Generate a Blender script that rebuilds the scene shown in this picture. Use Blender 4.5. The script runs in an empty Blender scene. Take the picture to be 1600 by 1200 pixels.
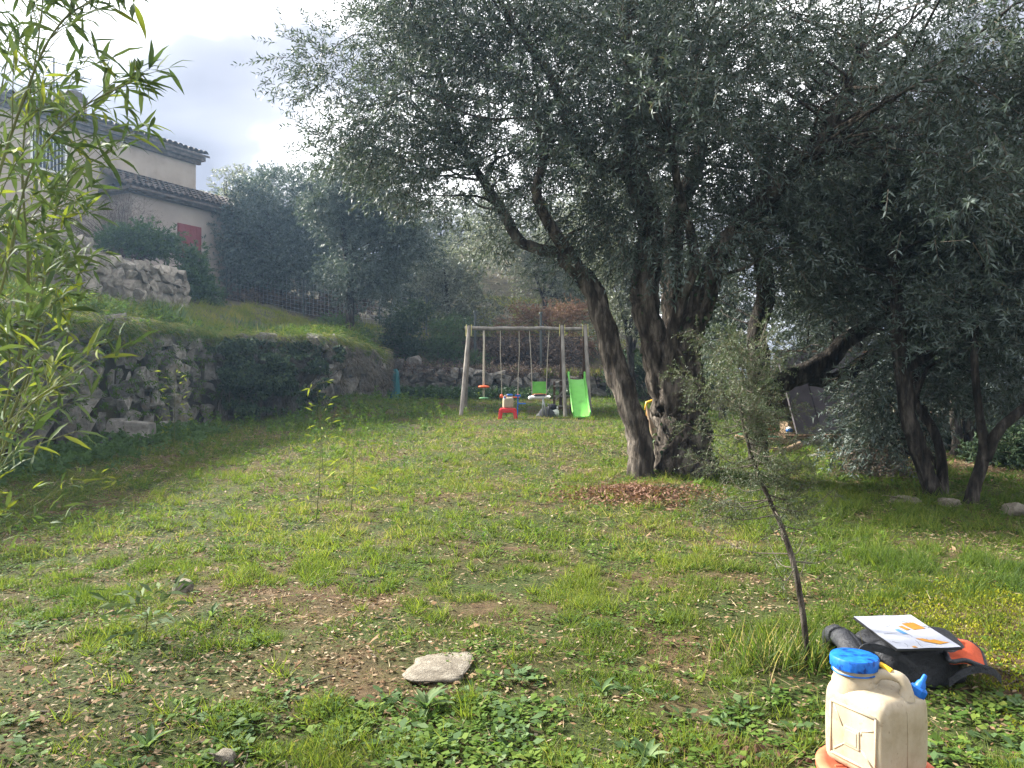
import bpy, bmesh, math, random
import numpy as np
from mathutils import Vector, Matrix

R = math.radians
rng = np.random.default_rng(11)
random.seed(5)
SC = bpy.context.scene
COL = SC.collection

# ------------------------------------------------------------------ camera
CAMZ = 1.45
FPX = 1210.0                      # focal length in pixels of the 1600 px photograph
cam_d = bpy.data.cameras.new("camera")
cam = bpy.data.objects.new("camera", cam_d)
COL.objects.link(cam)
cam_d.sensor_width = 36.0
cam_d.lens = 36.0 * FPX / 1600.0
cam_d.clip_start = 0.05
cam_d.clip_end = 1000.0
cam.location = (0, 0, CAMZ)
cam.rotation_euler = (R(90), 0, 0)
SC.camera = cam

# ------------------------------------------------------------------ sky, sun, exposure
SUN_AZ = R(-66)                    # left of the view axis (+Y), in front of the camera
SUN_EL = R(34)
world = bpy.data.worlds.new("World")
SC.world = world
world.use_nodes = True
nt = world.node_tree
nt.nodes.clear()
def wn(t, **k):
    n = nt.nodes.new(t)
    for a, b in k.items():
        setattr(n, a, b)
    return n
w_out = wn('ShaderNodeOutputWorld')
w_bg = wn('ShaderNodeBackground'); w_bg.inputs['Strength'].default_value = 0.1
w_sky = wn('ShaderNodeTexSky', sky_type='NISHITA', sun_disc=False)
w_sky.sun_elevation = SUN_EL
w_sky.sun_rotation = SUN_AZ
w_sky.air_density = 1.0; w_sky.dust_density = 2.0
w_tc = wn('ShaderNodeTexCoord')
w_map = wn('ShaderNodeMapping'); w_map.inputs['Scale'].default_value = (1.25, 1.25, 3.4); w_map.inputs['Location'].default_value = (2.58, 2.36, 3.88)
w_n = wn('ShaderNodeTexNoise'); w_n.inputs['Scale'].default_value = 1.7; w_n.inputs['Detail'].default_value = 5; w_n.inputs['Roughness'].default_value = 0.40; w_n.inputs['Distortion'].default_value = 0.35
w_r = wn('ShaderNodeValToRGB')
w_r.color_ramp.elements[0].position = 0.38; w_r.color_ramp.elements[0].color = (0.92, 0.98, 1.2, 1)
w_r.color_ramp.elements[1].position = 0.55; w_r.color_ramp.elements[1].color = (6.2, 6.2, 6.3, 1)
e = w_r.color_ramp.elements.new(0.465); e.color = (1.6, 1.66, 1.9, 1)
w_mix = wn('ShaderNodeMix', data_type='RGBA'); w_mix.inputs['Factor'].default_value = 0.975
nt.links.new(w_tc.outputs['Generated'], w_map.inputs['Vector'])
nt.links.new(w_map.outputs['Vector'], w_n.inputs['Vector'])
nt.links.new(w_n.outputs['Fac'], w_r.inputs['Fac'])
nt.links.new(w_sky.outputs['Color'], w_mix.inputs['A'])
nt.links.new(w_r.outputs['Color'], w_mix.inputs['B'])
nt.links.new(w_mix.outputs['Result'], w_bg.inputs['Color'])
nt.links.new(w_bg.outputs['Background'], w_out.inputs['Surface'])

sun_d = bpy.data.lights.new("sun", 'SUN')
sun_d.energy = 4.6
sun_d.angle = R(7.0)
sun_d.color = (1.0, 0.95, 0.86)
sun = bpy.data.objects.new("sun", sun_d)
COL.objects.link(sun)
sd = Vector((math.sin(SUN_AZ) * math.cos(SUN_EL), math.cos(SUN_AZ) * math.cos(SUN_EL), math.sin(SUN_EL)))
sun.rotation_euler = sd.to_track_quat('Z', 'Y').to_euler()
sun.location = sd * 50

vs = SC.view_settings
vs.view_transform = 'Standard'; vs.look = 'None'; vs.gamma = 1.0; vs.exposure = 2.35
vs.use_curve_mapping = False
SC.render.engine = 'CYCLES'
SC.cycles.use_denoising = True
SC.cycles.max_bounces = 6
SC.cycles.diffuse_bounces = 3
SC.cycles.volume_bounces = 0
SC.cycles.transmission_bounces = 6
SC.cycles.transparent_max_bounces = 8

# ------------------------------------------------------------------ helpers
def PX(px, py, d):
    """point seen at photo pixel (px, py) at depth d metres"""
    return np.array([(px - 800) / FPX * d, d, CAMZ + (600 - py) / FPX * d])

_tab = np.random.default_rng(3).random((256, 256))
def vnoise(x, y, s=1.0, seed=0):
    x = np.asarray(x, float) / s + seed * 17.31; y = np.asarray(y, float) / s + seed * 5.77
    xi = np.floor(x).astype(int); yi = np.floor(y).astype(int)
    fx = x - xi; fy = y - yi
    fx = fx * fx * (3 - 2 * fx); fy = fy * fy * (3 - 2 * fy)
    a = _tab[xi & 255, yi & 255]; b = _tab[(xi + 1) & 255, yi & 255]
    c = _tab[xi & 255, (yi + 1) & 255]; d = _tab[(xi + 1) & 255, (yi + 1) & 255]
    return (a * (1 - fx) + b * fx) * (1 - fy) + (c * (1 - fx) + d * fx) * fy
def fbm(x, y, s=1.0, seed=0, o=4):
    v = 0; a = 0.5; t = 0
    for i in range(o):
        v = v + a * vnoise(x, y, s / 2 ** i, seed + i); t += a; a *= 0.5
    return v / t
def sstep(a, b, x):
    t = np.clip((np.asarray(x, float) - a) / (b - a), 0, 1)
    return t * t * (3 - 2 * t)

def G(x, y):
    """lawn height"""
    x = np.asarray(x, float); y = np.asarray(y, float)
    z = 0.035 * np.clip(y - 3, 0, 18) + 0.11 * np.clip(y - 21, 0, 5) * (1 - sstep(3, 7, x))
    z = z + 0.55 * np.exp(-((x + 4.4) / 1.9) ** 2 - ((y - 20.3) / 2.2) ** 2)
    z = z + 0.10 * np.exp(-((x - 1.45) / 0.55) ** 2 - ((y - 8.7) / 0.45) ** 2)       # leaf mound by the olive
    z = z + 0.12 * np.exp(-((x - 2.2) / 0.9) ** 2 - ((y - 10.0) / 0.8) ** 2)
    z = z + 0.07 * sstep(2.3, 3.2, x) * (1 - sstep(5, 7, y))
    z = z - 0.25 * sstep(5.2, 8.5, x) * sstep(8, 11, y)
    z = z + 0.07 * (fbm(x, y, 1.6, 1) - 0.5) + 0.06 * (fbm(x, y, 0.35, 2, 3) - 0.5)
    return z
def Gs(x, y):
    return float(G(np.array([x]), np.array([y]))[0])

# wall line of the left terrace: plan points
WALL = [(-7.35, 8.0), (-7.2, 13.0), (-7.0, 17.5), (-6.55, 18.25), (-4.7, 18.9), (-4.4, 20.2), (-3.75, 23.1), (-4.3, 24.6)]
def wall_x(y):
    return np.interp(y, [8, 13, 17.5, 18.25, 18.9, 20.2, 23.1, 24.6], [-7.35, -7.2, -7.0, -6.55, -4.7, -4.4, -3.75, -4.3])
def H(x, y):
    """terraces and hillside behind the walls"""
    x = np.asarray(x, float); y = np.asarray(y, float)
    a = np.clip(-7.0 - x, 0, 50)
    zl = 2.55 + 0.34 * np.clip(a, 0, 2.4) + 1.0 * sstep(2.5, 2.75, a) * (1 - sstep(21.5, 23, y)) + 0.16 * np.clip(a - 3, 0, 8) + 0.10 * np.clip(y - 18.5, 0, 40)
    zl = zl + 0.1 * np.clip(y - 31, 0, 30)
    zc = 1.95 + 0.05 * np.clip(y - 25, 0, 3) + 1.0 * sstep(28.1, 28.6, y) + 0.33 * np.clip(y - 28.5, 0, 30) - 0.06 * np.clip(x + 2, 0, 6)
    w = sstep(-5.2, -3.2, x)
    z = zl * (1 - w) + zc * w
    f = sstep(4.5, 9.0, x)
    z = z * (1 - f) + (0.9 + 0.05 * np.clip(y - 25, 0, 40)) * f
    z = z + 0.12 * (fbm(x, y, 1.3, 5) - 0.5)
    e = wall_x(np.clip(y, 8, 24.6)) - x
    z = z - 0.5 * (1 - sstep(0.05, 0.5, e)) * (y < 24.7) * (x < -3)
    z = z - 0.75 * (1 - sstep(25.15, 25.75, y)) * (y > 24.6) * (x > -5)
    return z
def Hs(x, y):
    return float(H(np.array([x]), np.array([y]))[0])

def mesh_np(name, V, F, attrs=None, smooth=False):
    V = np.asarray(V, np.float32); F = np.asarray(F, np.int32)
    me = bpy.data.meshes.new(name)
    k = F.shape[1]
    me.vertices.add(len(V)); me.vertices.foreach_set('co', V.ravel())
    me.loops.add(F.size); me.loops.foreach_set('vertex_index', F.ravel())
    me.polygons.add(len(F)); me.polygons.foreach_set('loop_start', np.arange(0, F.size, k, dtype=np.int32))
    me.update(calc_edges=True)
    if smooth:
        me.polygons.foreach_set('use_smooth', np.ones(len(F), bool))
    if attrs:
        for n, a in attrs.items():
            at = me.attributes.new(n, 'FLOAT', 'FACE')
            at.data.foreach_set('value', np.asarray(a, np.float32))
    return me

def tag(o, label=None, cat=None, group=None, kind=None):
    if label: o['label'] = label
    if cat: o['category'] = cat
    if group: o['group'] = group
    if kind: o['kind'] = kind
    return o
def empty(name, loc, rz=0.0):
    o = bpy.data.objects.new(name, None)
    o.empty_display_size = 0.1
    o.location = loc; o.rotation_euler = (0, 0, rz)
    COL.objects.link(o)
    return o
def link(name, me, mat=None, parent=None):
    o = bpy.data.objects.new(name, me)
    if mat is not None and not me.materials:
        me.materials.append(mat)
    COL.objects.link(o)
    if parent is not None:
        o.parent = parent
    return o
def objw(name, V, F, mat, parent=None, attrs=None, smooth=False, origin=None):
    """object from world-space arrays; parent is an unrotated Empty (offset removed)"""
    V = np.asarray(V, float)
    o0 = np.zeros(3)
    if parent is not None:
        o0 = np.array(parent.location)
        p = parent.parent
        while p is not None:
            o0 = o0 + np.array(p.location); p = p.parent
    elif origin is not None:
        o0 = np.array(origin, float)
    o = link(name, mesh_np(name, V - o0, F, attrs, smooth), mat, parent)
    if parent is None and origin is not None:
        o.location = origin
    return o

class MB:
    """collects small hand-made shapes"""
    def __init__(s): s.v = []; s.f = []
    def add(s, V, F):
        b = len(s.v); s.v += [tuple(map(float, p)) for p in V]; s.f += [tuple(int(i) + b for i in f) for f in F]; return s
    def box(s, c, size, rz=0.0, M=None):
        x, y, z = [d / 2 for d in size]
        V = [Vector(p) for p in ((-x, -y, -z), (x, -y, -z), (x, y, -z), (-x, y, -z), (-x, -y, z), (x, -y, z), (x, y, z), (-x, y, z))]
        m = M if M is not None else Matrix.Rotation(rz, 3, 'Z')
        V = [m @ p + Vector(c) for p in V]
        return s.add(V, [(0, 3, 2, 1), (4, 5, 6, 7), (0, 1, 5, 4), (1, 2, 6, 5), (2, 3, 7, 6), (3, 0, 4, 7)])
    def hexa(s, V):
        return s.add(V, [(0, 3, 2, 1), (4, 5, 6, 7), (0, 1, 5, 4), (1, 2, 6, 5), (2, 3, 7, 6), (3, 0, 4, 7)])
    def tube(s, pts, rad, n=8, cap=True):
        V, F = tube_np(pts, rad, n)
        b = len(s.v)
        s.add(V, F)
        if cap:
            k = len(pts)
            s.f.append(tuple(b + i for i in reversed(range(n)))); s.f.append(tuple(b + (k - 1) * n + i for i in range(n)))
        return s
    def lathe(s, prof, c=(0, 0, 0), n=20, sx=1, sy=1):
        V = []; F = []
        for r, z in prof:
            for i in range(n):
                a = 2 * math.pi * i / n
                V.append((c[0] + r * sx * math.cos(a), c[1] + r * sy * math.sin(a), c[2] + z))
        for j in range(len(prof) - 1):
            for i in range(n):
                F.append((j * n + i, j * n + (i + 1) % n, (j + 1) * n + (i + 1) % n, (j + 1) * n + i))
        F.append(tuple(reversed(range(n)))); F.append(tuple((len(prof) - 1) * n + i for i in range(n)))
        return s.add(V, F)
    def loops(s, rings, cap=True):
        n = len(rings[0]); V = [p for r in rings for p in r]; F = []
        for j in range(len(rings) - 1):
            for i in range(n):
                F.append((j * n + i, j * n + (i + 1) % n, (j + 1) * n + (i + 1) % n, (j + 1) * n + i))
        if cap:
            F.append(tuple(reversed(range(n)))); F.append(tuple((len(rings) - 1) * n + i for i in range(n)))
        return s.add(V, F)
    def build(s, name, mat, parent=None, bevel=0.0, seg=2, smooth=False, sub=0, auto=None):
        me = bpy.data.meshes.new(name)
        me.from_pydata(s.v, [], s.f); me.update()
        bm = bmesh.new(); bm.from_mesh(me)
        bmesh.ops.recalc_face_normals(bm, faces=bm.faces)
        if bevel > 0:
            bmesh.ops.bevel(bm, geom=list(bm.edges), offset=bevel, segments=seg, affect='EDGES', profile=0.6, clamp_overlap=True)
        bm.to_mesh(me); bm.free()
        if smooth:
            for p in me.polygons: p.use_smooth = True
        if auto is not None:
            try: me.set_sharp_from_angle(angle=R(auto))
            except Exception: pass
        o = link(name, me, mat, parent)
        if sub:
            md = o.modifiers.new("subdivision", 'SUBSURF'); md.levels = sub; md.render_levels = sub
        return o

def catmull(P, n):
    P = np.asarray(P, float)
    t = np.linspace(0, len(P) - 1, n)
    Q = np.vstack([2 * P[0] - P[1], P, 2 * P[-1] - P[-2]])
    out = []
    for u in t:
        i = min(int(u), len(P) - 2); f = u - i
        a, b, c, d = Q[i], Q[i + 1], Q[i + 2], Q[i + 3]
        out.append(0.5 * ((2 * b) + (-a + c) * f + (2 * a - 5 * b + 4 * c - d) * f * f + (-a + 3 * b - 3 * c + d) * f ** 3))
    return np.array(out)
def frames(P):
    T = np.gradient(P, axis=0); T /= np.linalg.norm(T, axis=1)[:, None] + 1e-9
    N = np.zeros_like(T)
    up = np.array([0, 0, 1.0]) if abs(T[0, 2]) < 0.9 else np.array([1.0, 0, 0])
    n = np.cross(T[0], up); n /= np.linalg.norm(n); N[0] = n
    for i in range(1, len(P)):
        n = N[i - 1] - T[i] * np.dot(N[i - 1], T[i]); N[i] = n / (np.linalg.norm(n) + 1e-9)
    return T, N, np.cross(T, N)
def tube_np(P, rad, n=8, lump=0.0, seed=0, twist=0.0, flute=0.0):
    P = np.asarray(P, float); k = len(P)
    rad = np.broadcast_to(np.asarray(rad, float), (k,))
    T, N, B = frames(P)
    a = np.arange(n) / n * 2 * np.pi
    A = a[None, :] + np.linspace(0, twist, k)[:, None]
    r = rad[:, None] * np.ones((1, n))
    if flute:
        lob = np.sin(3 * a[None, :] + seed) * 0.5 + np.sin(5 * a[None, :] + 2.1 * seed) * 0.35 + np.sin(9 * a[None, :] + seed * 1.3) * 0.28
        r = r * (1 + flute * lob)
    if lump:
        s = np.cumsum(np.r_[0, np.linalg.norm(np.diff(P, axis=0), axis=1)])
        ca, sa = np.cos(a)[None, :], np.sin(a)[None, :]
        u = s[:, None] * 1.6
        r = r * (1 + lump * 2.2 * (fbm(u + ca * 0.9 + seed, sa * 0.9 + u * 0.3 + 40, 0.7, seed) - 0.5) + lump * 1.3 * (fbm(u * 2.2 + ca * 2.6, sa * 2.6 + 20 + seed, 0.6, seed + 3) - 0.5))
    V = P[:, None, :] + r[:, :, None] * (np.cos(A)[:, :, None] * N[:, None, :] + np.sin(A)[:, :, None] * B[:, None, :])
    idx = np.arange(k * n).reshape(k, n)
    F = np.stack([idx[:-1], np.roll(idx[:-1], -1, 1), np.roll(idx[1:], -1, 1), idx[1:]], -1).reshape(-1, 4)
    return V.reshape(-1, 3), F
def cat(parts):
    V = []; F = []; b = 0
    for v, f in parts:
        V.append(v); F.append(np.asarray(f) + b); b += len(v)
    return np.vstack(V), np.vstack(F)
def unit(v):
    return v / (np.linalg.norm(v, axis=-1, keepdims=True) + 1e-9)
def leafq(P, D, L, W, mid=0.45, droop=0.0, side=None, tri=False):
    """one four-cornered leaf each: base P, direction D"""
    n = len(P); D = unit(D)
    L = np.broadcast_to(np.asarray(L, float), (n,))[:, None]; W = np.broadcast_to(np.asarray(W, float), (n,))[:, None]
    if side is None:
        side = np.cross(D, unit(rng.normal(size=(n, 3))))
    S = unit(side)
    T = P + D * L; T[:, 2] -= (droop * L)[:, 0]
    if tri:
        V = np.stack([P + S * W * 0.42, T, P - S * W * 0.42], 1).reshape(-1, 3)
        return V, np.arange(3 * n).reshape(n, 3)
    M = P + D * L * mid
    V = np.stack([P, M + S * W / 2, T, M - S * W / 2], 1).reshape(-1, 3)
    F = np.arange(4 * n).reshape(n, 4)
    return V, F

# ------------------------------------------------------------------ materials
def new_mat(name):
    m = bpy.data.materials.new(name); m.use_nodes = True
    m.node_tree.nodes.clear()
    return m
class NT:
    def __init__(s, m): s.t = m.node_tree
    def n(s, ty, ins=None, **k):
        n = s.t.nodes.new(ty)
        for a, b in k.items(): setattr(n, a, b)
        if ins:
            for a, b in ins.items():
                if hasattr(b, 'is_output'): s.t.links.new(b, n.inputs[a])
                else: n.inputs[a].default_value = b
        return n
    def ramp(s, fac, stops):
        r = s.n('ShaderNodeValToRGB', {'Fac': fac})
        el = r.color_ramp.elements
        while len(el) > 1: el.remove(el[-1])
        for i, (p, c) in enumerate(stops):
            e = el[0] if i == 0 else el.new(p)
            e.position = p; e.color = (*c, 1)
        return r.outputs['Color']
def c4(c): return (*c, 1)
def leaf_mat(name, stops, back=None, trans=0.35, rough=0.5, spec=0.35, tcol=1.3):
    m = new_mat(name); t = NT(m)
    at = t.n('ShaderNodeAttribute', attribute_name='rnd')
    col = t.ramp(at.outputs['Fac'], stops)
    if back is not None:
        geo = t.n('ShaderNodeNewGeometry')
        mx = t.n('ShaderNodeMix', {'Factor': geo.outputs['Backfacing'], 'A': col, 'B': c4(back)}, data_type='RGBA')
        col = mx.outputs['Result']
    p = t.n('ShaderNodeBsdfPrincipled', {'Base Color': col, 'Roughness': rough, 'Specular IOR Level': spec})
    tc = t.n('ShaderNodeMix', {'Factor': 1.0, 'A': col, 'B': (1.12 * tcol, 1.17 * tcol, 0.62 * tcol, 1)}, data_type='RGBA', blend_type='MULTIPLY')
    tr = t.n('ShaderNodeBsdfTranslucent', {'Color': tc.outputs['Result']})
    ms = t.n('ShaderNodeMixShader', {'Fac': trans, 1: p.outputs[0], 2: tr.outputs[0]})
    o = t.n('ShaderNodeOutputMaterial', {'Surface': ms.outputs[0]})
    return m
def noise_mat(name, stops, scale=8, detail=6, rough=0.85, bump=0.3, bscale=None, stretch=(1, 1, 1), spec=0.3, coord='Object', dist=0.01, second=None, obrand=0.0, metal=0.0):
    m = new_mat(name); t = NT(m)
    tc = t.n('ShaderNodeTexCoord')
    mp = t.n('ShaderNodeMapping', {'Vector': tc.outputs[coord], 'Scale': stretch})
    vec = mp.outputs['Vector']
    if obrand:
        oi = t.n('ShaderNodeObjectInfo')
        ad = t.n('ShaderNodeVectorMath', {0: vec, 1: oi.outputs['Location']}, operation='ADD')
        vec = ad.outputs[0]
    ns = t.n('ShaderNodeTexNoise', {'Vector': vec, 'Scale': scale, 'Detail': detail, 'Roughness': 0.6})
    col = t.ramp(ns.outputs['Fac'], stops)
    if second:
        n2 = t.n('ShaderNodeTexNoise', {'Vector': vec, 'Scale': second[0], 'Detail': 5})
        f = t.ramp(n2.outputs['Fac'], [(second[1], (0, 0, 0)), (second[2], (1, 1, 1))])
        mx = t.n('ShaderNodeMix', {'Factor': f, 'A': col, 'B': c4(second[3])}, data_type='RGBA'); col = mx.outputs['Result']
    if obrand:
        hs = t.n('ShaderNodeMapRange', {'Value': oi.outputs['Random'], 'To Min': 1 - obrand, 'To Max': 1 + obrand})
        hv = t.n('ShaderNodeHueSaturation', {'Color': col, 'Value': hs.outputs[0]}); col = hv.outputs[0]
    p = t.n('ShaderNodeBsdfPrincipled', {'Base Color': col, 'Roughness': rough, 'Specular IOR Level': spec, 'Metallic': metal})
    if bump:
        nb = t.n('ShaderNodeTexNoise', {'Vector': vec, 'Scale': bscale or scale * 2.5, 'Detail': 8, 'Roughness': 0.65})
        b = t.n('ShaderNodeBump', {'Height': nb.outputs['Fac'], 'Strength': bump, 'Distance': dist})
        t.t.links.new(b.outputs[0], p.inputs['Normal'])
    t.n('ShaderNodeOutputMaterial', {'Surface': p.outputs[0]})
    return m
def plain(name, col, rough=0.5, spec=0.4, vary=0.12, scale=14, bump=0.05, trans=0.0, metal=0.0):
    a = tuple(c * (1 - vary) for c in col); b = tuple(min(1, c * (1 + vary)) for c in col)
    return noise_mat(name, [(0.35, a), (0.65, b)], scale=scale, rough=rough, spec=spec, bump=bump, dist=0.004, metal=metal)

M = {}
def build_mats():
    # ground: soil, pale litter, green film
    m = new_mat('soil'); t = NT(m)
    tc = t.n('ShaderNodeTexCoord')
    n1 = t.n('ShaderNodeTexNoise', {'Vector': tc.outputs['Object'], 'Scale': 0.9, 'Detail': 6, 'Roughness': 0.6})
    n2 = t.n('ShaderNodeTexNoise', {'Vector': tc.outputs['Object'], 'Scale': 9.0, 'Detail': 8, 'Roughness': 0.7})
    n3 = t.n('ShaderNodeTexNoise', {'Vector': tc.outputs['Object'], 'Scale': 55.0, 'Detail': 6, 'Roughness': 0.7})
    soil = t.ramp(n2.outputs['Fac'], [(0.3, (0.035, 0.024, 0.014)), (0.5, (0.08, 0.053, 0.031)), (0.72, (0.14, 0.10, 0.062))])
    green = t.ramp(n3.outputs['Fac'], [(0.3, (0.016, 0.026, 0.008)), (0.6, (0.045, 0.062, 0.016)), (0.8, (0.09, 0.095, 0.03))])
    f = t.ramp(n1.outputs['Fac'], [(0.38, (0, 0, 0)), (0.56, (1, 1, 1))])
    mx = t.n('ShaderNodeMix', {'Factor': f, 'A': soil, 'B': green}, data_type='RGBA')
    sp = t.ramp(n3.outputs['Fac'], [(0.25, (0.55, 0.5, 0.45)), (0.6, (1.1, 1.08, 1.0))])
    m2 = t.n('ShaderNodeMix', {'Factor': 1.0, 'A': mx.outputs['Result'], 'B': sp}, data_type='RGBA', blend_type='MULTIPLY')
    p = t.n('ShaderNodeBsdfPrincipled', {'Base Color': m2.outputs['Result'], 'Roughness': 0.95, 'Specular IOR Level': 0.15})
    b = t.n('ShaderNodeBump', {'Height': n3.outputs['Fac'], 'Strength': 0.8, 'Distance': 0.02})
    t.t.links.new(b.outputs[0], p.inputs['Normal'])
    t.n('ShaderNodeOutputMaterial', {'Surface': p.outputs[0]})
    M['soil'] = m
    M['hill'] = noise_mat('hill_earth', [(0.3, (0.03, 0.025, 0.016)), (0.5, (0.065, 0.055, 0.032)), (0.7, (0.10, 0.09, 0.045))], scale=2.5, bump=0.8, dist=0.05, bscale=12, coord='Object')
    M['olive'] = leaf_mat('olive_leaf', [(0, (0.020, 0.036, 0.028)), (0.5, (0.038, 0.060, 0.046)), (0.88, (0.068, 0.092, 0.068)), (1, (0.14, 0.12, 0.065))], back=(0.11, 0.14, 0.13), trans=0.18, rough=0.55, spec=0.3, tcol=1.0)
    M['olive_silver'] = leaf_mat('olive_leaf_silver', [(0, (0.055, 0.068, 0.05)), (0.6, (0.10, 0.115, 0.085)), (1, (0.17, 0.17, 0.125))], back=(0.20, 0.22, 0.185), trans=0.2, rough=0.5)
    M['grass'] = leaf_mat('grass_blade', [(0, (0.028, 0.055, 0.011)), (0.35, (0.065, 0.105, 0.018)), (0.62, (0.12, 0.15, 0.028)), (0.82, (0.18, 0.175, 0.05)), (1, (0.29, 0.24, 0.12))], trans=0.42, rough=0.6, spec=0.18, tcol=1.5)
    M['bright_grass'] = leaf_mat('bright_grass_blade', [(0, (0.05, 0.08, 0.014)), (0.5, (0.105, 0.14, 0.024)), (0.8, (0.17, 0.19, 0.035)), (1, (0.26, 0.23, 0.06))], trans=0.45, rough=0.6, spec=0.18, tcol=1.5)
    M['weed'] = leaf_mat('weed_leaf', [(0, (0.035, 0.075, 0.014)), (0.5, (0.075, 0.13, 0.022)), (0.85, (0.125, 0.175, 0.03)), (1, (0.17, 0.19, 0.04))], trans=0.35, rough=0.7, spec=0.15, tcol=1.3)
    M['weed_blue'] = leaf_mat('bluish_weed_leaf', [(0, (0.045, 0.085, 0.03)), (0.6, (0.085, 0.14, 0.055)), (1, (0.15, 0.20, 0.09))], trans=0.35, rough=0.7, spec=0.15)
    M['straw'] = leaf_mat('dry_straw', [(0, (0.14, 0.105, 0.055)), (0.6, (0.26, 0.21, 0.12)), (1, (0.38, 0.32, 0.2))], trans=0.2, rough=0.8, spec=0.1, tcol=0.8)
    M['litter'] = leaf_mat('dry_leaf', [(0, (0.075, 0.042, 0.022)), (0.35, (0.15, 0.092, 0.05)), (0.7, (0.22, 0.16, 0.10)), (1, (0.31, 0.26, 0.19))], trans=0.1, rough=0.85, spec=0.08, tcol=0.8)
    M['dry_grey'] = leaf_mat('grey_dry_creeper', [(0, (0.06, 0.05, 0.04)), (0.5, (0.13, 0.115, 0.095)), (1, (0.24, 0.215, 0.18))], trans=0.1, rough=0.85, spec=0.08, tcol=0.8)
    M['russet'] = leaf_mat('russet_leaf', [(0, (0.12, 0.06, 0.04)), (0.5, (0.22, 0.125, 0.085)), (0.85, (0.30, 0.20, 0.14)), (1, (0.36, 0.27, 0.12))], trans=0.2, rough=0.7, spec=0.2, tcol=0.9)
    M['brown_hedge'] = leaf_mat('brown_hedge_leaf', [(0, (0.045, 0.036, 0.03)), (0.5, (0.11, 0.08, 0.065)), (0.85, (0.20, 0.14, 0.11)), (1, (0.36, 0.28, 0.22))], trans=0.12, rough=0.7, spec=0.25, tcol=0.8)
    M['ivy'] = leaf_mat('ivy_leaf', [(0, (0.014, 0.03, 0.016)), (0.6, (0.034, 0.06, 0.028)), (1, (0.085, 0.11, 0.05))], trans=0.12, rough=0.65, spec=0.15, tcol=1.0)
    M['shrub'] = leaf_mat('shrub_leaf', [(0, (0.02, 0.05, 0.02)), (0.6, (0.045, 0.09, 0.03)), (1, (0.10, 0.15, 0.045))], trans=0.25, rough=0.45)
    M['juniper'] = leaf_mat('juniper_needle', [(0, (0.03, 0.05, 0.025)), (0.6, (0.06, 0.085, 0.04)), (1, (0.12, 0.11, 0.06))], trans=0.2, rough=0.55)
    M['bamboo'] = leaf_mat('bamboo_leaf', [(0, (0.04, 0.068, 0.028)), (0.5, (0.068, 0.105, 0.04)), (1, (0.10, 0.135, 0.05))], trans=0.2, rough=0.7, spec=0.1, tcol=1.2)
    M['bamboo_yellow'] = leaf_mat('young_bamboo_leaf', [(0, (0.11, 0.14, 0.025)), (1, (0.19, 0.21, 0.035))], trans=0.32, rough=0.7, spec=0.1, tcol=1.3)
    M['moss'] = leaf_mat('moss_tuft', [(0, (0.09, 0.12, 0.01)), (0.6, (0.17, 0.18, 0.012)), (1, (0.26, 0.25, 0.02))], trans=0.25, rough=0.8, spec=0.1, tcol=1.1)
    M['iris'] = leaf_mat('iris_blade', [(0, (0.05, 0.09, 0.035)), (1, (0.12, 0.17, 0.07))], trans=0.35, rough=0.45)
    M['bark'] = noise_mat('olive_bark', [(0.3, (0.012, 0.010, 0.008)), (0.47, (0.045, 0.037, 0.03)), (0.55, (0.10, 0.085, 0.07)), (0.7, (0.21, 0.18, 0.15))], scale=11, stretch=(1, 1, 0.25), bump=1.0, bscale=14, dist=0.10, rough=0.95, spec=0.15, second=(3.0, 0.58, 0.72, (0.10, 0.10, 0.075)))
    M['bark_dark'] = noise_mat('dark_bark', [(0.35, (0.008, 0.007, 0.006)), (0.5, (0.03, 0.026, 0.022)), (0.68, (0.10, 0.088, 0.076))], scale=14, stretch=(1, 1, 0.25), bump=1.0, bscale=16, dist=0.08, rough=0.95, spec=0.15)
    M['twig'] = noise_mat('twig_bark', [(0.3, (0.05, 0.04, 0.03)), (0.7, (0.12, 0.10, 0.08))], scale=30, bump=0.3, rough=0.9)
    M['stone'] = noise_mat('limestone', [(0.25, (0.08, 0.075, 0.066)), (0.5, (0.19, 0.178, 0.158)), (0.72, (0.34, 0.32, 0.29))], scale=3.2, bump=1.0, bscale=9, dist=0.08, rough=0.92, spec=0.2, obrand=0.42, second=(2.2, 0.55, 0.7, (0.16, 0.13, 0.085)))
    M['stone_pale'] = noise_mat('pale_stone', [(0.25, (0.10, 0.085, 0.065)), (0.5, (0.18, 0.158, 0.125)), (0.75, (0.28, 0.255, 0.21))], scale=6, bump=0.8, bscale=25, dist=0.02, rough=0.92, spec=0.2, obrand=0.15)
    M['stone_warm'] = noise_mat('mortared_stone', [(0.25, (0.12, 0.10, 0.08)), (0.5, (0.24, 0.215, 0.18)), (0.72, (0.36, 0.33, 0.28))], scale=4, bump=0.8, bscale=12, dist=0.03, rough=0.92, spec=0.2, obrand=0.25)
    M['core'] = noise_mat('wall_fill', [(0.3, (0.02, 0.018, 0.014)), (0.7, (0.06, 0.05, 0.04))], scale=5, bump=0.8, dist=0.05)
    M['mortar'] = noise_mat('mortar', [(0.3, (0.14, 0.125, 0.10)), (0.7, (0.24, 0.22, 0.18))], scale=8, bump=0.6, dist=0.02)
    M['plaster'] = noise_mat('house_plaster', [(0.25, (0.22, 0.185, 0.155)), (0.5, (0.31, 0.265, 0.22)), (0.75, (0.36, 0.315, 0.265))], scale=1.1, detail=9, bump=0.25, bscale=30, dist=0.01, rough=0.9)
    M['plaster_low'] = noise_mat('ground_floor_plaster', [(0.3, (0.26, 0.22, 0.19)), (0.7, (0.36, 0.315, 0.275))], scale=0.6, detail=9, bump=0.25, bscale=30, dist=0.01, rough=0.9)
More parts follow.
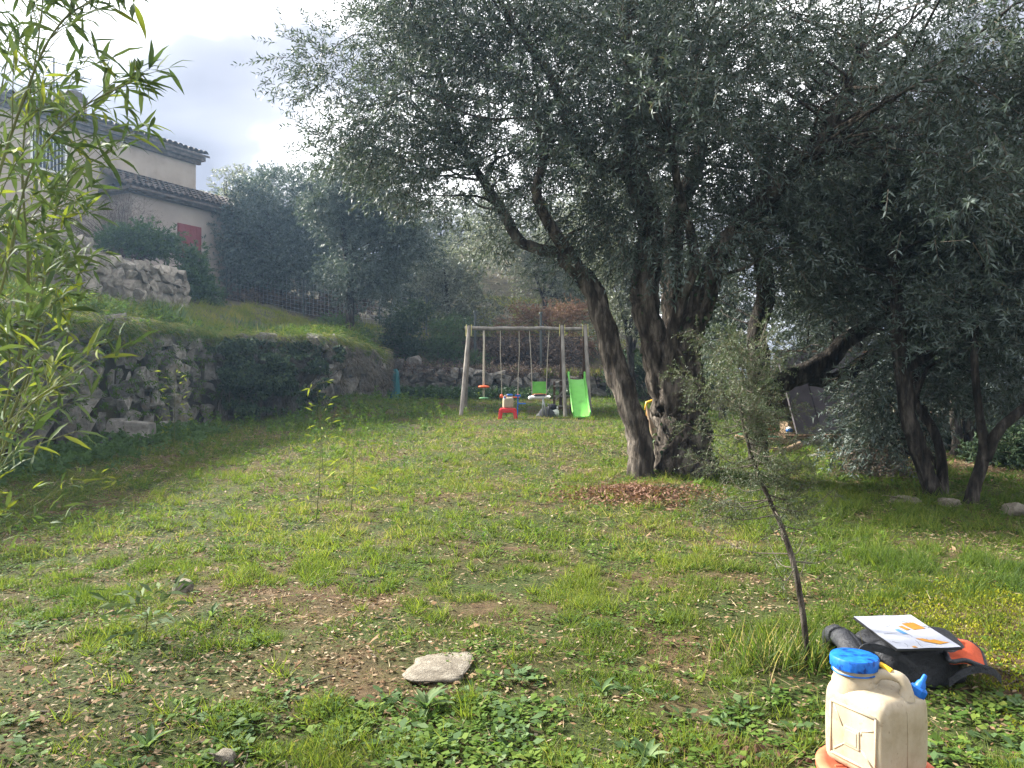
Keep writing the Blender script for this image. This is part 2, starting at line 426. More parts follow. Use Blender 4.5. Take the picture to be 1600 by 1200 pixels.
    M['tile'] = noise_mat('clay_tile', [(0.3, (0.045, 0.036, 0.032)), (0.5, (0.085, 0.066, 0.056)), (0.7, (0.14, 0.115, 0.10))], scale=5, bump=0.4, rough=0.9)
    M['wood_grey'] = noise_mat('weathered_wood', [(0.3, (0.12, 0.105, 0.09)), (0.5, (0.21, 0.19, 0.165)), (0.75, (0.31, 0.285, 0.25))], scale=9, stretch=(1, 1, 0.15), bump=0.4, rough=0.85)
    M['wood_brown'] = noise_mat('brown_wood', [(0.3, (0.05, 0.028, 0.016)), (0.7, (0.12, 0.07, 0.04))], scale=9, stretch=(1, 1, 0.15), bump=0.3, rough=0.8)
    M['plank'] = noise_mat('raw_plank', [(0.3, (0.14, 0.095, 0.055)), (0.7, (0.28, 0.20, 0.13))], scale=8, stretch=(0.2, 1, 1), bump=0.4, rough=0.85)
    M['hut'] = noise_mat('bituminous_panel', [(0.3, (0.035, 0.03, 0.034)), (0.55, (0.06, 0.053, 0.06)), (0.75, (0.10, 0.09, 0.095))], scale=3, bump=0.4, rough=0.9)
    M['black'] = plain('black_plastic', (0.012, 0.012, 0.014), rough=0.5)
    M['rope'] = plain('rope', (0.38, 0.34, 0.27), rough=0.9, bump=0.4, scale=60)
    M['yellow_strap'] = plain('yellow_strap', (0.42, 0.38, 0.14), rough=0.7)
    M['green'] = noise_mat('green_plastic', [(0.25, (0.10, 0.26, 0.05)), (0.42, (0.135, 0.44, 0.065)), (0.7, (0.17, 0.52, 0.085))], scale=4, detail=9, rough=0.45, bump=0.05, dist=0.004)
    M['green_dull'] = plain('dull_green_plastic', (0.16, 0.40, 0.17), rough=0.5)
    M['orange'] = plain('orange_plastic', (0.68, 0.10, 0.016), rough=0.4, vary=0.08)
    M['orange_cloth'] = plain('orange_cloth', (0.42, 0.06, 0.016), rough=0.85, bump=0.35, scale=60)
    M['stool_orange'] = noise_mat('faded_orange_plastic', [(0.3, (0.42, 0.10, 0.05)), (0.7, (0.58, 0.15, 0.08))], scale=18, rough=0.55, bump=0.15, dist=0.003)
    M['red'] = plain('red_plastic', (0.52, 0.016, 0.02), rough=0.4, vary=0.08)
    M['blue'] = noise_mat('blue_plastic', [(0.36, (0.002, 0.025, 0.13)), (0.45, (0.005, 0.085, 0.36)), (0.7, (0.010, 0.14, 0.50))], scale=34, rough=0.45, bump=0.1, dist=0.003)
    M['yellow'] = plain('yellow_plastic', (0.70, 0.40, 0.02), rough=0.4)
    M['white'] = plain('white_plastic', (0.66, 0.66, 0.64), rough=0.5, vary=0.05)
    M['teal'] = noise_mat('teal_cloth', [(0.3, (0.008, 0.05, 0.06)), (0.7, (0.02, 0.13, 0.14))], scale=9, stretch=(4, 4, 0.4), bump=0.3, rough=0.7)
    M['metal'] = plain('galvanised_metal', (0.35, 0.37, 0.38), rough=0.45, metal=0.7)
    M['dark_metal'] = plain('dark_green_metal', (0.035, 0.045, 0.045), rough=0.6)
    M['shutter'] = plain('red_brown_paint', (0.17, 0.035, 0.04), rough=0.7)
    M['glass'] = plain('window_glass', (0.03, 0.035, 0.045), rough=0.08, spec=0.6, vary=0.05, bump=0)
    M['grey_cloth'] = plain('grey_cloth', (0.055, 0.055, 0.06), rough=0.9, bump=0.3, scale=30)
    M['navy_cloth'] = noise_mat('navy_nylon', [(0.3, (0.007, 0.008, 0.012)), (0.7, (0.019, 0.021, 0.028))], scale=22, bump=0.9, bscale=9, dist=0.03, rough=0.6, spec=0.4)
    M['paper'] = plain('map_paper', (0.28, 0.295, 0.35), rough=0.7, vary=0.03)
    M['ink_orange'] = plain('orange_print', (0.34, 0.155, 0.016), rough=0.7, vary=0.03, bump=0)
    M['ink_blue'] = plain('blue_print', (0.05, 0.16, 0.33), rough=0.7, vary=0.03, bump=0)
    M['ink_grey'] = plain('grey_print', (0.12, 0.125, 0.14), rough=0.7, vary=0.03, bump=0)
    M['carpet'] = plain('green_carpet', (0.012, 0.07, 0.035), rough=0.95, bump=0.4, scale=60)
    M['clod'] = noise_mat('red_soil', [(0.3, (0.05, 0.025, 0.015)), (0.6, (0.13, 0.065, 0.038)), (0.75, (0.2, 0.12, 0.08))], scale=14, bump=0.9, bscale=40, dist=0.01, rough=0.95)
    M['cane'] = noise_mat('bamboo_cane', [(0.3, (0.07, 0.08, 0.03)), (0.7, (0.13, 0.14, 0.05))], scale=14, stretch=(1, 1, 0.2), bump=0.1, rough=0.8, spec=0.05)
    M['penguin_black'] = plain('black_plush', (0.012, 0.012, 0.018), rough=0.9, bump=0.3, scale=60)
    # jerrycan plastic: dirty cream, a little light passes through
    m = new_mat('cream_plastic'); t = NT(m)
    tc = t.n('ShaderNodeTexCoord')
    n1 = t.n('ShaderNodeTexNoise', {'Vector': tc.outputs['Object'], 'Scale': 9, 'Detail': 8, 'Roughness': 0.65})
    n2 = t.n('ShaderNodeTexNoise', {'Vector': tc.outputs['Object'], 'Scale': 45, 'Detail': 5})
    base = t.ramp(n1.outputs['Fac'], [(0.3, (0.25, 0.20, 0.125)), (0.5, (0.34, 0.285, 0.20)), (0.75, (0.39, 0.34, 0.255))])
    sp = t.ramp(n2.outputs['Fac'], [(0.27, (0.5, 0.42, 0.32)), (0.36, (1, 1, 1))])
    mx = t.n('ShaderNodeMix', {'Factor': 0.7, 'A': base, 'B': sp}, data_type='RGBA', blend_type='MULTIPLY')
    p = t.n('ShaderNodeBsdfPrincipled', {'Base Color': mx.outputs['Result'], 'Roughness': 0.42, 'Specular IOR Level': 0.4, 'Subsurface Weight': 0.25, 'Subsurface Scale': 0.02, 'Subsurface Radius': (1.0, 0.7, 0.4)})
    b = t.n('ShaderNodeBump', {'Height': n2.outputs['Fac'], 'Strength': 0.12, 'Distance': 0.004})
    t.t.links.new(b.outputs[0], p.inputs['Normal'])
    t.n('ShaderNodeOutputMaterial', {'Surface': p.outputs[0]})
    M['cream'] = m
build_mats()

# ================================================================== TERRAIN
def grid_mesh(xs, ys, zf, mask=None):
    X, Y = np.meshgrid(xs, ys, indexing='ij')
    Z = zf(X, Y)
    V = np.stack([X, Y, Z], -1).reshape(-1, 3)
    nx, ny = len(xs), len(ys)
    idx = np.arange(nx * ny).reshape(nx, ny)
    F = np.stack([idx[:-1, :-1], idx[1:, :-1], idx[1:, 1:], idx[:-1, 1:]], -1).reshape(-1, 4)
    if mask is not None:
        c = V[F].mean(1)
        F = F[mask(c[:, 0], c[:, 1])]
    return V, F
xs = np.r_[-120, -80, -50, -32, -20, -14, np.arange(-10, 11, 0.14), 13, 18, 28, 45, 70, 120]
ys = np.r_[-120, -70, -35, -15, -6, -3, np.arange(-1, 9, 0.10), np.arange(9, 27, 0.16), 28, 31, 36, 45, 60, 85, 120]
V, F = grid_mesh(xs, ys, G)
ground = objw('ground', V, F, M['soil'], smooth=True)
tag(ground, kind='structure')
def behind(x, y):
    left = (y < 24.6) & (x < wall_x(y) - 0.12)
    back = (y > 25.25)
    return (left | back | ((y >= 24.6) & (x < -4.4))) & (x < 12) & (y > 7)
V, F = grid_mesh(np.r_[-60, -45, -34, -26, -20, -17, np.arange(-15, 10, 0.2), 11.5], np.r_[np.arange(7, 36, 0.2), 38, 42, 50, 60, 75], H, behind)
E = np.sort(np.stack([F, np.roll(F, -1, 1)], -1).reshape(-1, 2), 1)
Eu, cn = np.unique(E, axis=0, return_counts=True)
Eb = Eu[cn == 1]; nb = len(V)
V = np.vstack([V, V - np.array([0, 0, 2.6])])
F = np.vstack([F, np.stack([Eb[:, 0], Eb[:, 1], Eb[:, 1] + nb, Eb[:, 0] + nb], -1)])
hill = objw('hillside', V, F, M['hill'], smooth=True)
tag(hill, kind='structure')

# ================================================================== STONE WALLS
def rock_mesh(name, seed, n=15, sub=False, flat=1.0):
    r = np.random.default_rng(seed)
    d = unit(r.normal(size=(n, 3)))
    p = np.sign(d) * np.abs(d) ** 0.6 * 0.5 * (0.8 + 0.35 * r.random((n, 1)))
    p[:, 2] *= flat
    bm = bmesh.new()
    vs_ = [bm.verts.new(q) for q in p]
    res = bmesh.ops.convex_hull(bm, input=vs_)
    bmesh.ops.delete(bm, geom=list({g for g in res['geom_unused'] + res['geom_interior'] if isinstance(g, bmesh.types.BMVert)}), context='VERTS')
    if sub:
        bmesh.ops.bevel(bm, geom=list(bm.edges), offset=0.04, segments=1, affect='EDGES')
        bmesh.ops.subdivide_edges(bm, edges=list(bm.edges), cuts=2, use_grid_fill=True); bm.normal_update()
        for v in bm.verts:
            v.co += v.normal * float(fbm(np.array([v.co.x * 3 + 9]), np.array([v.co.y * 3 + v.co.z * 4 + 5]), 0.7, seed)[0] - 0.5) * 0.22
    bmesh.ops.recalc_face_normals(bm, faces=bm.faces)
    me = bpy.data.meshes.new(name); bm.to_mesh(me); bm.free()
    if sub:
        for f in me.polygons: f.use_smooth = True
    return me
ROCKS = [rock_mesh('stone', 100 + i, n=14 + i % 4) for i in range(9)]
for r_ in ROCKS: r_.materials.append(M['stone'])
ROCKS_W = [rock_mesh('stone', 300 + i, n=14) for i in range(6)]
for r_ in ROCKS_W: r_.materials.append(M['stone_warm'])

def stone_wall(name, label, path, sw, sh, protos, core_mat, depth=0.45, lean=0.10, skip=None, jit=0.5, seed=1):
    """path: (x, y, zbase, ztop) points; visible face on the right-hand side of the path"""
    r = np.random.default_rng(seed)
    P = np.array(path, float)
    sd_ = np.r_[0, np.cumsum(np.linalg.norm(np.diff(P[:, :2], axis=0), axis=1))]; sn = np.linspace(0, sd_[-1], int(sd_[-1] / 0.5) + 2)
    P = np.stack([np.interp(sn, sd_, P[:, i]) for i in range(4)], -1); P[1:-1, 3] += (r.random(len(P) - 2) - 0.6) * 0.28 * min(1.0, 2.2 * sh)
    seg = np.linalg.norm(np.diff(P[:, :2], axis=0), axis=1); S = np.r_[0, np.cumsum(seg)]
    at = lambda s: np.array([np.interp(s, S, P[:, i]) for i in range(4)])
    def tang(s):
        a, b = at(max(0, s - 0.15)), at(min(S[-1], s + 0.15)); t = (b - a)[:2]; return t / np.linalg.norm(t)
    root = empty(name, tuple(P[0, :3])); tag(root, label, 'wall')
    o0 = P[0, :3]
    # fill behind the face
    n = max(8, int(S[-1] / 0.3)); ring = []
    V = []; F = []
    for i in range(n + 1):
        s = S[-1] * i / n; q = at(s); t = tang(s); nr = np.array([t[1], -t[0]])
        h = q[3] - q[2]
        for (o, z) in ((-0.02, q[2] - 0.4), (-0.10 - lean * h * 0.4, q[3] - 0.06), (-depth - 0.2, q[3] - 0.03), (-depth - 0.2, q[2] - 0.4)):
            V.append([q[0] + nr[0] * o, q[1] + nr[1] * o, z])
    for i in range(n):
        for k in range(4):
            a = i * 4 + k; b = i * 4 + (k + 1) % 4
            F.append([a, b, b + 4, a + 4])
    F.append([0, 1, 2, 3]); F.append([n * 4 + 3, n * 4 + 2, n * 4 + 1, n * 4])
    objw('wall_core', np.array(V), np.array(F), core_mat, root)
    zoff = -0.15; row = 0
    hmax = (P[:, 3] - P[:, 2]).max()
    cnt = 0
    while zoff < hmax:
        rh = sh * (0.75 + 0.6 * r.random())
        s = -r.random() * sw
        while s < S[-1]:
            w = sw * (0.6 + 0.95 * r.random())
            sc = s + w / 2
            if 0 <= sc <= S[-1]:
                q = at(sc); t = tang(sc); nr = np.array([t[1], -t[0]])
                hz = zoff + rh / 2 + (r.random() - 0.5) * sh * jit
                if hz < (q[3] - q[2]) + 0.02 and not (skip and skip(sc, hz)):
                    hh = rh * (0.95 + 0.35 * r.random())
                    o = bpy.data.objects.new('stone', protos[r.integers(len(protos))])
                    COL.objects.link(o); o.parent = root
                    off = -lean * hz * 0.5 - 0.08 + (r.random() - 0.5) * 0.12
                    o.location = (q[0] + nr[0] * off - o0[0], q[1] + nr[1] * off - o0[1], q[2] + hz - o0[2])
                    o.rotation_euler = ((r.random() - 0.5) * 0.35, (r.random() - 0.5) * 0.55, math.atan2(t[1], t[0]) + (r.random() - 0.5) * 0.3 + (math.pi if r.random() < 0.5 else 0))
                    o.scale = (w * 1.12, sw * (0.7 + 0.4 * r.random()), hh * 1.08)
                    cnt += 1
            s += w
        zoff += rh * 0.93; row += 1
    return root
lower = [(-7.35, 8.0, Gs(-7.3, 8), 2.5), (-7.2, 13.0, Gs(-7.2, 13), 2.57), (-7.0, 17.5, Gs(-7, 17.5), 2.6), (-6.55, 18.25, Gs(-6.5, 18.2) - 0.1, 2.58), (-4.7, 18.9, Gs(-4.7, 18.9) - 0.1, 2.56), (-4.4, 20.2, Gs(-4.4, 20.2) - 0.1, 2.5), (-3.75, 23.1, 1.25, 2.36), (-4.3, 24.6, 1.3, 2.3)]
stone_wall('dry_stone_wall', 'tall dry stone retaining wall of grey boulders along the left of the lawn', lower, 0.44, 0.32, ROCKS, M['core'], seed=3)
upper = [(-10.1, 10.0, 3.25, 4.55), (-9.75, 15.0, 3.25, 4.55), (-9.35, 19.0, 3.4, 4.56), (-9.2, 22.1, 3.55, 4.57)]
stone_wall('upper_stone_wall', 'low mortared stone wall on the upper terrace below the house', upper, 0.38, 0.25, ROCKS_W, M['mortar'], depth=0.35, lean=0.03, jit=0.3, seed=5)
back = [(-4.0, 25.3, 1.0, 2.15), (-2.3, 25.0, 1.0, 2.0), (0.0, 24.9, 0.95, 1.75), (2.4, 25.0, 0.95, 1.72), (5.6, 25.2, 0.7, 1.55)]
stone_wall('rubble_stone_wall', 'low rubble stone wall behind the swing set', back, 0.46, 0.30, ROCKS, M['core'], depth=0.35, lean=0.05, seed=8)
# dark wall on the slope behind
mb = MB()
for i in range(12):
    x0 = -1.6 + i * 0.34
    mb.box((x0 + 0.17, 28.3 + 0.03 * random.random(), 2.55 + 0.03 * random.random()), (0.33, 0.4, 1.15 + 0.06 * random.random()))
o = mb.build('block_wall', M['core']); tag(o, 'dark low block wall on the slope behind the rubble wall', 'wall')

# ================================================================== HOUSE
hu = np.array([math.sin(R(28.5)), math.cos(R(28.5)), 0]); hn = np.array([hu[1], -hu[0], 0])     # along / outward of the right face
K0 = np.array([-13.35, 27.2, 0])
def hp(t, n, z): return K0 + hu * t + hn * n + np.array([0, 0, z])
house = empty('house', tuple(hp(0, 0, 5.0)))
tag(house, 'pale plastered two-storey house with clay tile roofs above the terrace', 'house')
ho = np.array(house.location)
class LB(MB):
    def hb(s, t0, t1, n0, n1, z0, z1):
        return s.hexa([hp(t0, n0, z0) - ho, hp(t1, n0, z0) - ho, hp(t1, n1, z0) - ho, hp(t0, n1, z0) - ho, hp(t0, n0, z1) - ho, hp(t1, n0, z1) - ho, hp(t1, n1, z1) - ho, hp(t0, n1, z1) - ho])
LB().hb(0.0, 7.6, -7.0, 0, 4.0, 8.45).build('ground_floor_wall', M['plaster_low'], house)
LB().hb(-9, 3.75, -8.0, -1.3, 6.0, 10.5).build('upper_wall', M['plaster'], house)
LB().hb(-9, 0.0, -8.0, -1.32, 4.0, 6.5).build('side_wall', M['plaster_low'], house)
def ray_hit(px, n):            # t on the face plane n for a photo column
    k = (px - 800) / FPX
    b = K0 + hn * n
    return (k * b[1] - b[0]) / (hu[0] - k * hu[1])
def z_at(px, py, n):
    t = ray_hit(px, n); y = (K0 + hn * n + hu * t)[1]
    return CAMZ + (600 - py) / FPX * y
# shutter on the ground floor
t0, t1 = ray_hit(277, 0), ray_hit(313, 0)
sh = LB().hb(t0, t1, 0.0, 0.06, z_at(295, 404, 0), z_at(295, 352, 0)).build('shutter', M['shutter'], house)
for i in range(4):
    a = t0 + (t1 - t0) * (i + 0.12) / 4; b = t0 + (t1 - t0) * (i + 0.9) / 4
    LB().hb(a, b, 0.062, 0.075, z_at(295, 403, 0), z_at(295, 353, 0)).build('board', M['shutter'], sh)
# barred upstairs window
t0, t1 = ray_hit(50, -1.3), ray_hit(101, -1.3); za, zb = z_at(76, 264, -1.3), z_at(76, 208, -1.3)
w = LB().hb(t0, t1, -1.31, -1.285, za, zb).build('window', M['glass'], house)
LB().hb(t0 - 0.06, t0, -1.3, -1.26, za - 0.06, zb + 0.06).hb(t1, t1 + 0.06, -1.3, -1.26, za - 0.06, zb + 0.06).hb(t0, t1, -1.3, -1.26, zb, zb + 0.06).hb(t0 - 0.1, t1 + 0.1, -1.3, -1.2, za - 0.1, za - 0.06).build('window_frame', M['white'], w)
for i in range(9):
    c = t0 + (t1 - t0) * (i + 0.5) / 9
    LB().hb(c - 0.012, c + 0.012, -1.25, -1.226, za - 0.05, zb + 0.05).build('bar', M['metal'], w)
# tiled roofs: half-round rows, real geometry
def tile_roof(name, t0, t1, n_eave, z_eave, n_top, z_top, pitch=0.24, ends=True):
    parts = []
    k = int((t1 - t0) / pitch)
    L = math.hypot(n_eave - n_top, z_top - z_eave); rows = max(2, int(L / 0.4))
    for i in range(k):
        tc_ = t0 + (i + 0.5) * pitch
        for j in range(rows):
            f0, f1 = j / rows, (j + 1) / rows + 0.02
            jt = (random.random() - 0.5) * 0.03; jz = (random.random() - 0.5) * 0.02
            ring = []
            for f, rr in ((f0, 0.125), (f1, 0.10)):
                nn = n_eave + (n_top - n_eave) * f; zz = z_eave + (z_top - z_eave) * f + jz + (0.03 if f == f0 else 0.0)
                ring.append([hp(tc_ + jt + math.cos(a) * rr, nn + (random.random() - 0.5) * 0.03, zz + math.sin(a) * rr) for a in np.linspace(0, math.pi, 6)])
            v = np.array(ring).reshape(-1, 3)
            f_ = [[q, q + 1, q + 7, q + 6] for q in range(5)]
            parts.append((v, np.array(f_)))
    V, F = cat(parts)
    roof = LB().hexa([hp(t0, n_eave - 0.05, z_eave - 0.08) - ho, hp(t1, n_eave - 0.05, z_eave - 0.08) - ho, hp(t1, n_top, z_top - 0.08) - ho, hp(t0, n_top, z_top - 0.08) - ho,
                      hp(t0, n_eave - 0.05, z_eave) - ho, hp(t1, n_eave - 0.05, z_eave) - ho, hp(t1, n_top, z_top) - ho, hp(t0, n_top, z_top) - ho]).build(name, M['tile'], house)
    o = link('tiles', mesh_np('tiles', V - ho, F), M['tile'], roof); tag(o, kind='stuff')
    return roof
up = tile_roof('upper_roof', -9.2, 4.1, -0.85, 10.62, -4.6, 11.8)
LB().hb(-9, 3.98, -1.3, -1.0, 10.40, 10.56).build('eave_moulding', M['tile'], up)
LB().hb(-9, 3.88, -1.3, -1.15, 10.26, 10.40).build('lower_eave_moulding', M['tile'], up)
low = tile_roof('lower_roof', -0.35, 8.2, 0.45, 8.32, -1.4, 9.2)
LB().hb(-0.3, 8.0, 0.0, 0.25, 8.16, 8.30).build('eave_moulding', M['tile'], low)
# left hip of the lower roof
parts = []
for i in range(26):
    s_ = -i * 0.24
    for j in range(4):
        f0, f1 = j / 4, (j + 1) / 4 + 0.02
        ring = []
        for f, rr in ((f0, 0.125), (f1, 0.10)):
            ring.append([hp(-0.40 + 0.85 * f, 0.3 - 0.8 * f + s_ + math.cos(a) * rr, 8.32 + 0.42 * f + math.sin(a) * rr) for a in np.linspace(0, math.pi, 6)])
        parts.append((np.array(ring).reshape(-1, 3), np.array([[q, q + 1, q + 7, q + 6] for q in range(5)])))
V, F = cat(parts)
o = link('hip_tiles', mesh_np('hip_tiles', V - ho, F), M['tile'], low); tag(o, kind='stuff')
LB().hexa([hp(-0.4, 0.4, 8.2) - ho, hp(0.4, 0.4, 8.2) - ho, hp(0.4, -6, 8.2) - ho, hp(-0.4, -6, 8.2) - ho, hp(-0.4, 0.4, 8.3) - ho, hp(0.4, -0.45, 8.72) - ho, hp(0.4, -6, 8.72) - ho, hp(-0.4, -6, 8.3) - ho]).build('hip_slab', M['tile'], low)
# chimney with rounded cowl, television aerial
tcx = ray_hit(110, -1.9)
cz = z_at(110, 178, -1.9)
ch = LB().hb(tcx - 0.42, tcx + 0.42, -2.3, -1.6, cz - 0.6, cz + 0.42).build('chimney', M['plaster_low'], up)
ring = []
for a in np.linspace(0, math.pi, 9):
    ring.append((tcx + math.cos(a) * 0.44, cz + 0.42 + math.sin(a) * 0.34))
V = [hp(t, -2.35, z) - ho for t, z in ring] + [hp(t, -1.55, z) - ho for t, z in ring]
F = [(i, i + 1, i + 10, i + 9) for i in range(8)] + [tuple(range(9)), tuple(reversed(range(9, 18)))]
MB().add(V, F).build('cowl', M['tile'], ch)
ta = ray_hit(84, -1.9); za = z_at(84, 165, -1.9); zt = z_at(84, 90, -1.9)
mb = MB(); mb.tube([hp(ta, -1.9, za - 0.5) - ho, hp(ta, -1.9, zt) - ho], 0.03, 6)
for zz, ln, dirn in ((zt - 0.15, 1.5, 0.35), (zt - 0.55, 1.9, -0.2), (zt - 0.95, 1.4, 0.1)):
    c = hp(ta, -1.9, zz) - ho; ax = unit(hu * 1.0 + hn * 0.5 + np.array([0, 0, -0.25]) * dirn); cr = unit(np.cross(ax, [0, 0, 1]))
    mb.tube([c - ax * ln * 0.5, c + ax * ln * 0.6], 0.018, 5)
    for q in np.linspace(-0.5, 0.6, 9):
        mb.tube([c + ax * ln * q - cr * 0.34, c + ax * ln * q + cr * 0.34], 0.008, 4)
ant = mb.build('aerial', M['dark_metal'], up)

# ================================================================== WIRE FENCE on the terrace
fence = empty('wire_fence', (-8.6, 30.0, Hs(-8.6, 30)))
tag(fence, 'sagging wire mesh fence with thin grey posts along the terrace edge', 'fence')
fo = np.array(fence.location)
posts = [(-11.2, 30.4), (-8.1, 30.1), (-5.1, 29.8), (-3.2, 29.0)]
for x, y in posts:
    z = Hs(x, y)
    b = MB(); b.tube([np.array([x, y, z - 0.2]) - fo, np.array([x, y, z + 1.45]) - fo], 0.035, 6)
    b.lathe([(0.0, 0), (0.045, 0.0), (0.04, 0.03), (0.0, 0.035)], c=tuple(np.array([x, y, z + 1.45]) - fo), n=6)
    b.build('post', M['dark_metal'], fence)
mb = MB()
for (x0, y0), (x1, y1) in zip(posts[:-1], posts[1:]):
    z0, z1 = Hs(x0, y0), Hs(x1, y1)
    for h in np.arange(0.1, 1.45, 0.15):
        mb.tube([np.array([x0, y0, z0 + h]) - fo, np.array([(x0 + x1) / 2, (y0 + y1) / 2, (z0 + z1) / 2 + h - 0.03]) - fo, np.array([x1, y1, z1 + h]) - fo], 0.004, 3, cap=False)
    for f in np.arange(0.03, 1, 0.05):
        x, y, z = x0 + (x1 - x0) * f, y0 + (y1 - y0) * f, z0 + (z1 - z0) * f
        mb.tube([np.array([x, y, z + 0.05]) - fo, np.array([x, y, z + 1.4]) - fo], 0.0035, 3, cap=False)
mb.build('wire_mesh', M['metal'], fence)
for x, y, h, lab in ((0.97, 26.0, 2.0, 'dark green metal post behind the rubble wall right of the bucket swing'), (-1.25, 26.2, 1.9, 'dark post behind the rubble wall near the left swing leg')):
    z = Hs(x, y); b = MB().tube([(0, 0, -0.3), (0, 0, h)], 0.05, 6)
    b.lathe([(0.0, 0), (0.065, 0.0), (0.06, 0.05), (0.0, 0.06)], c=(0, 0, h), n=6)
    o = b.build('fence_post', M['dark_metal']); o.location = (x, y, z); tag(o, lab, 'post')

# ================================================================== TREES
def twig_leaves(C, D, tl, nl, ll, lw, spread=0.75, stem=0.004, tri=False):
    """C twig bases, D directions; leaves in pairs along each twig. Returns leaf and stem arrays."""
    n = len(C); D = unit(D)
    A = unit(np.cross(D, unit(rng.normal(size=(n, 3))))); B = np.cross(D, A)
    tl = tl * (0.6 + 0.8 * rng.random(n))
    bend = np.zeros((n, 3)); bend[:, 2] = -0.25
    t = (np.arange(nl) // 2 + 0.6) / (nl / 2 + 0.4)
    P = C[:, None] + (D[:, None] * t[None, :, None] + bend[:, None] * (t ** 2)[None, :, None]) * tl[:, None, None]
    ph = np.pi * (np.arange(nl) % 2)[None] + (np.arange(nl) // 2)[None] * 1.57 + rng.normal(size=(n, nl)) * 0.5
    S = np.cos(ph)[..., None] * A[:, None] + np.sin(ph)[..., None] * B[:, None]
    LD = unit(D[:, None] * (1 - spread * 0.45) + S * spread + rng.normal(size=(n, nl, 3)) * 0.18)
    L = ll * (0.65 + 0.6 * rng.random((n, nl))); W = lw * (0.75 + 0.5 * rng.random((n, nl)))
    N = n * nl
    V, F = leafq(P.reshape(N, 3), LD.reshape(N, 3), L.ravel(), W.ravel(), droop=0.12, tri=tri)
    tip = C + (D + bend * 0.9) * tl[:, None]
    Q = A * stem
    SV = np.stack([C - Q, C + Q, tip], 1).reshape(-1, 3)
    SF = np.arange(3 * n).reshape(n, 3)
    return V, F, SV, SF, np.repeat(rng.random(n) * 0.55, nl) + rng.random(N) * 0.45
def blob_clusters(blobs):
    Cs = []; own = []
    for bi, (c, r, n) in enumerate(blobs):
        d = unit(rng.normal(size=(n, 3)))
        rr = rng.random((n, 1)) ** 0.45
        Cs.append(np.array(c) + d * rr * np.array(r)); own += [bi] * n
    return np.vstack(Cs), np.array(own)
def crown_from(clusters, centre, rad, twigs, tl, nl, ll, lw, out=0.6, up=0.12, tri=False):
    n = len(clusters)
    k = n * twigs
    C = np.repeat(clusters, twigs, 0)
    off = unit(rng.normal(size=(k, 3))) * (rng.random((k, 1)) ** 0.5) * rad * np.repeat(0.7 + 0.6 * rng.random((n, 1)), twigs, 0)
    off[:, 2] *= 0.75
    D = unit(off) * 0.8 + unit(C - centre) * out + rng.normal(size=(k, 3)) * 0.45
    D[:, 2] += up
    return twig_leaves(C + off, D, tl, nl, ll, lw, tri=tri)
def branchlets(clusters, limb_pts, limb_rad, rng_, max_r=0.024):
    parts = []
    LP = np.vstack(limb_pts); LR = np.concatenate(limb_rad)
    for c in clusters[::2]:
        d = np.linalg.norm(LP - c, axis=1) + 0.8 * np.maximum(0, LP[:, 2] - c[2] + 0.2)
        i = int(np.argmin(d))
        a = LP[i]; L = np.linalg.norm(c - a)
        if L > 4.5 or L < 0.15 or LP[i][2] > c[2] + 1.5: continue
        m1 = a + (c - a) * 0.35 + rng_.normal(size=3) * 0.10 * L + np.array([0, 0, 0.05 * L])
        m2 = a + (c - a) * 0.7 + rng_.normal(size=3) * 0.08 * L + np.array([0, 0, 0.06 * L])
        P = catmull([a, m1, m2, c], 9)
        r0 = min(max_r, LR[i] * 0.7) * (0.6 + 0.6 * rng_.random())
        parts.append(tube_np(P, np.linspace(r0, 0.004, 9), 5))
    return cat(parts) if parts else None

def olive_tree(name, label, base, limbs, blobs, rad=0.5, twigs=42, tl=0.26, nl=14, ll=0.078, lw=0.0175, leaf='olive', bark='bark', group=None, seg=26, nseg=14, out=0.6, trunk_names=None, flute=0.14, lump=0.16, branch=True, cat_='tree', tri=False):
    root = empty(name, tuple(base)); tag(root, label, cat_, group)
    LPs = []; LRs = []
    for i, (pts, rads) in enumerate(limbs):
        P = catmull(pts, seg); rr = np.interp(np.linspace(0, 1, seg), np.linspace(0, 1, len(rads)), rads)
        # small wander
        P[1:-1] += rng.normal(size=(seg - 2, 3)) * (rr[1:-1, None] * 0.07)
        V, F = tube_np(P, rr, nseg, lump=lump, seed=i + len(name), twist=0.9, flute=flute)
        objw((trunk_names[i] if trunk_names else ('trunk' if i == 0 else 'limb')), V, F, M[bark], root, smooth=True)
        LPs.append(P); LRs.append(rr)
    cl, own = blob_clusters(blobs)
    cen = np.array(np.average([b[0] for b in blobs], axis=0, weights=[b[2] for b in blobs])); cen[2] -= 0.8
    if branch:
        br = branchlets(cl, LPs, LRs, rng)
        if br is not None: tag(objw('branches', br[0], br[1], M[bark], root, smooth=True), kind='stuff')
    V, F, SV, SF, rd = crown_from(cl, cen, rad, twigs, tl, nl, ll, lw, out=out, tri=tri)
    cr = objw('crown', V, F, M[leaf], root, attrs={'rnd': rd}); tag(cr, kind='stuff')
    tw = objw('twigs', SV, SF, M['twig'], root); tag(tw, kind='stuff')
    return root

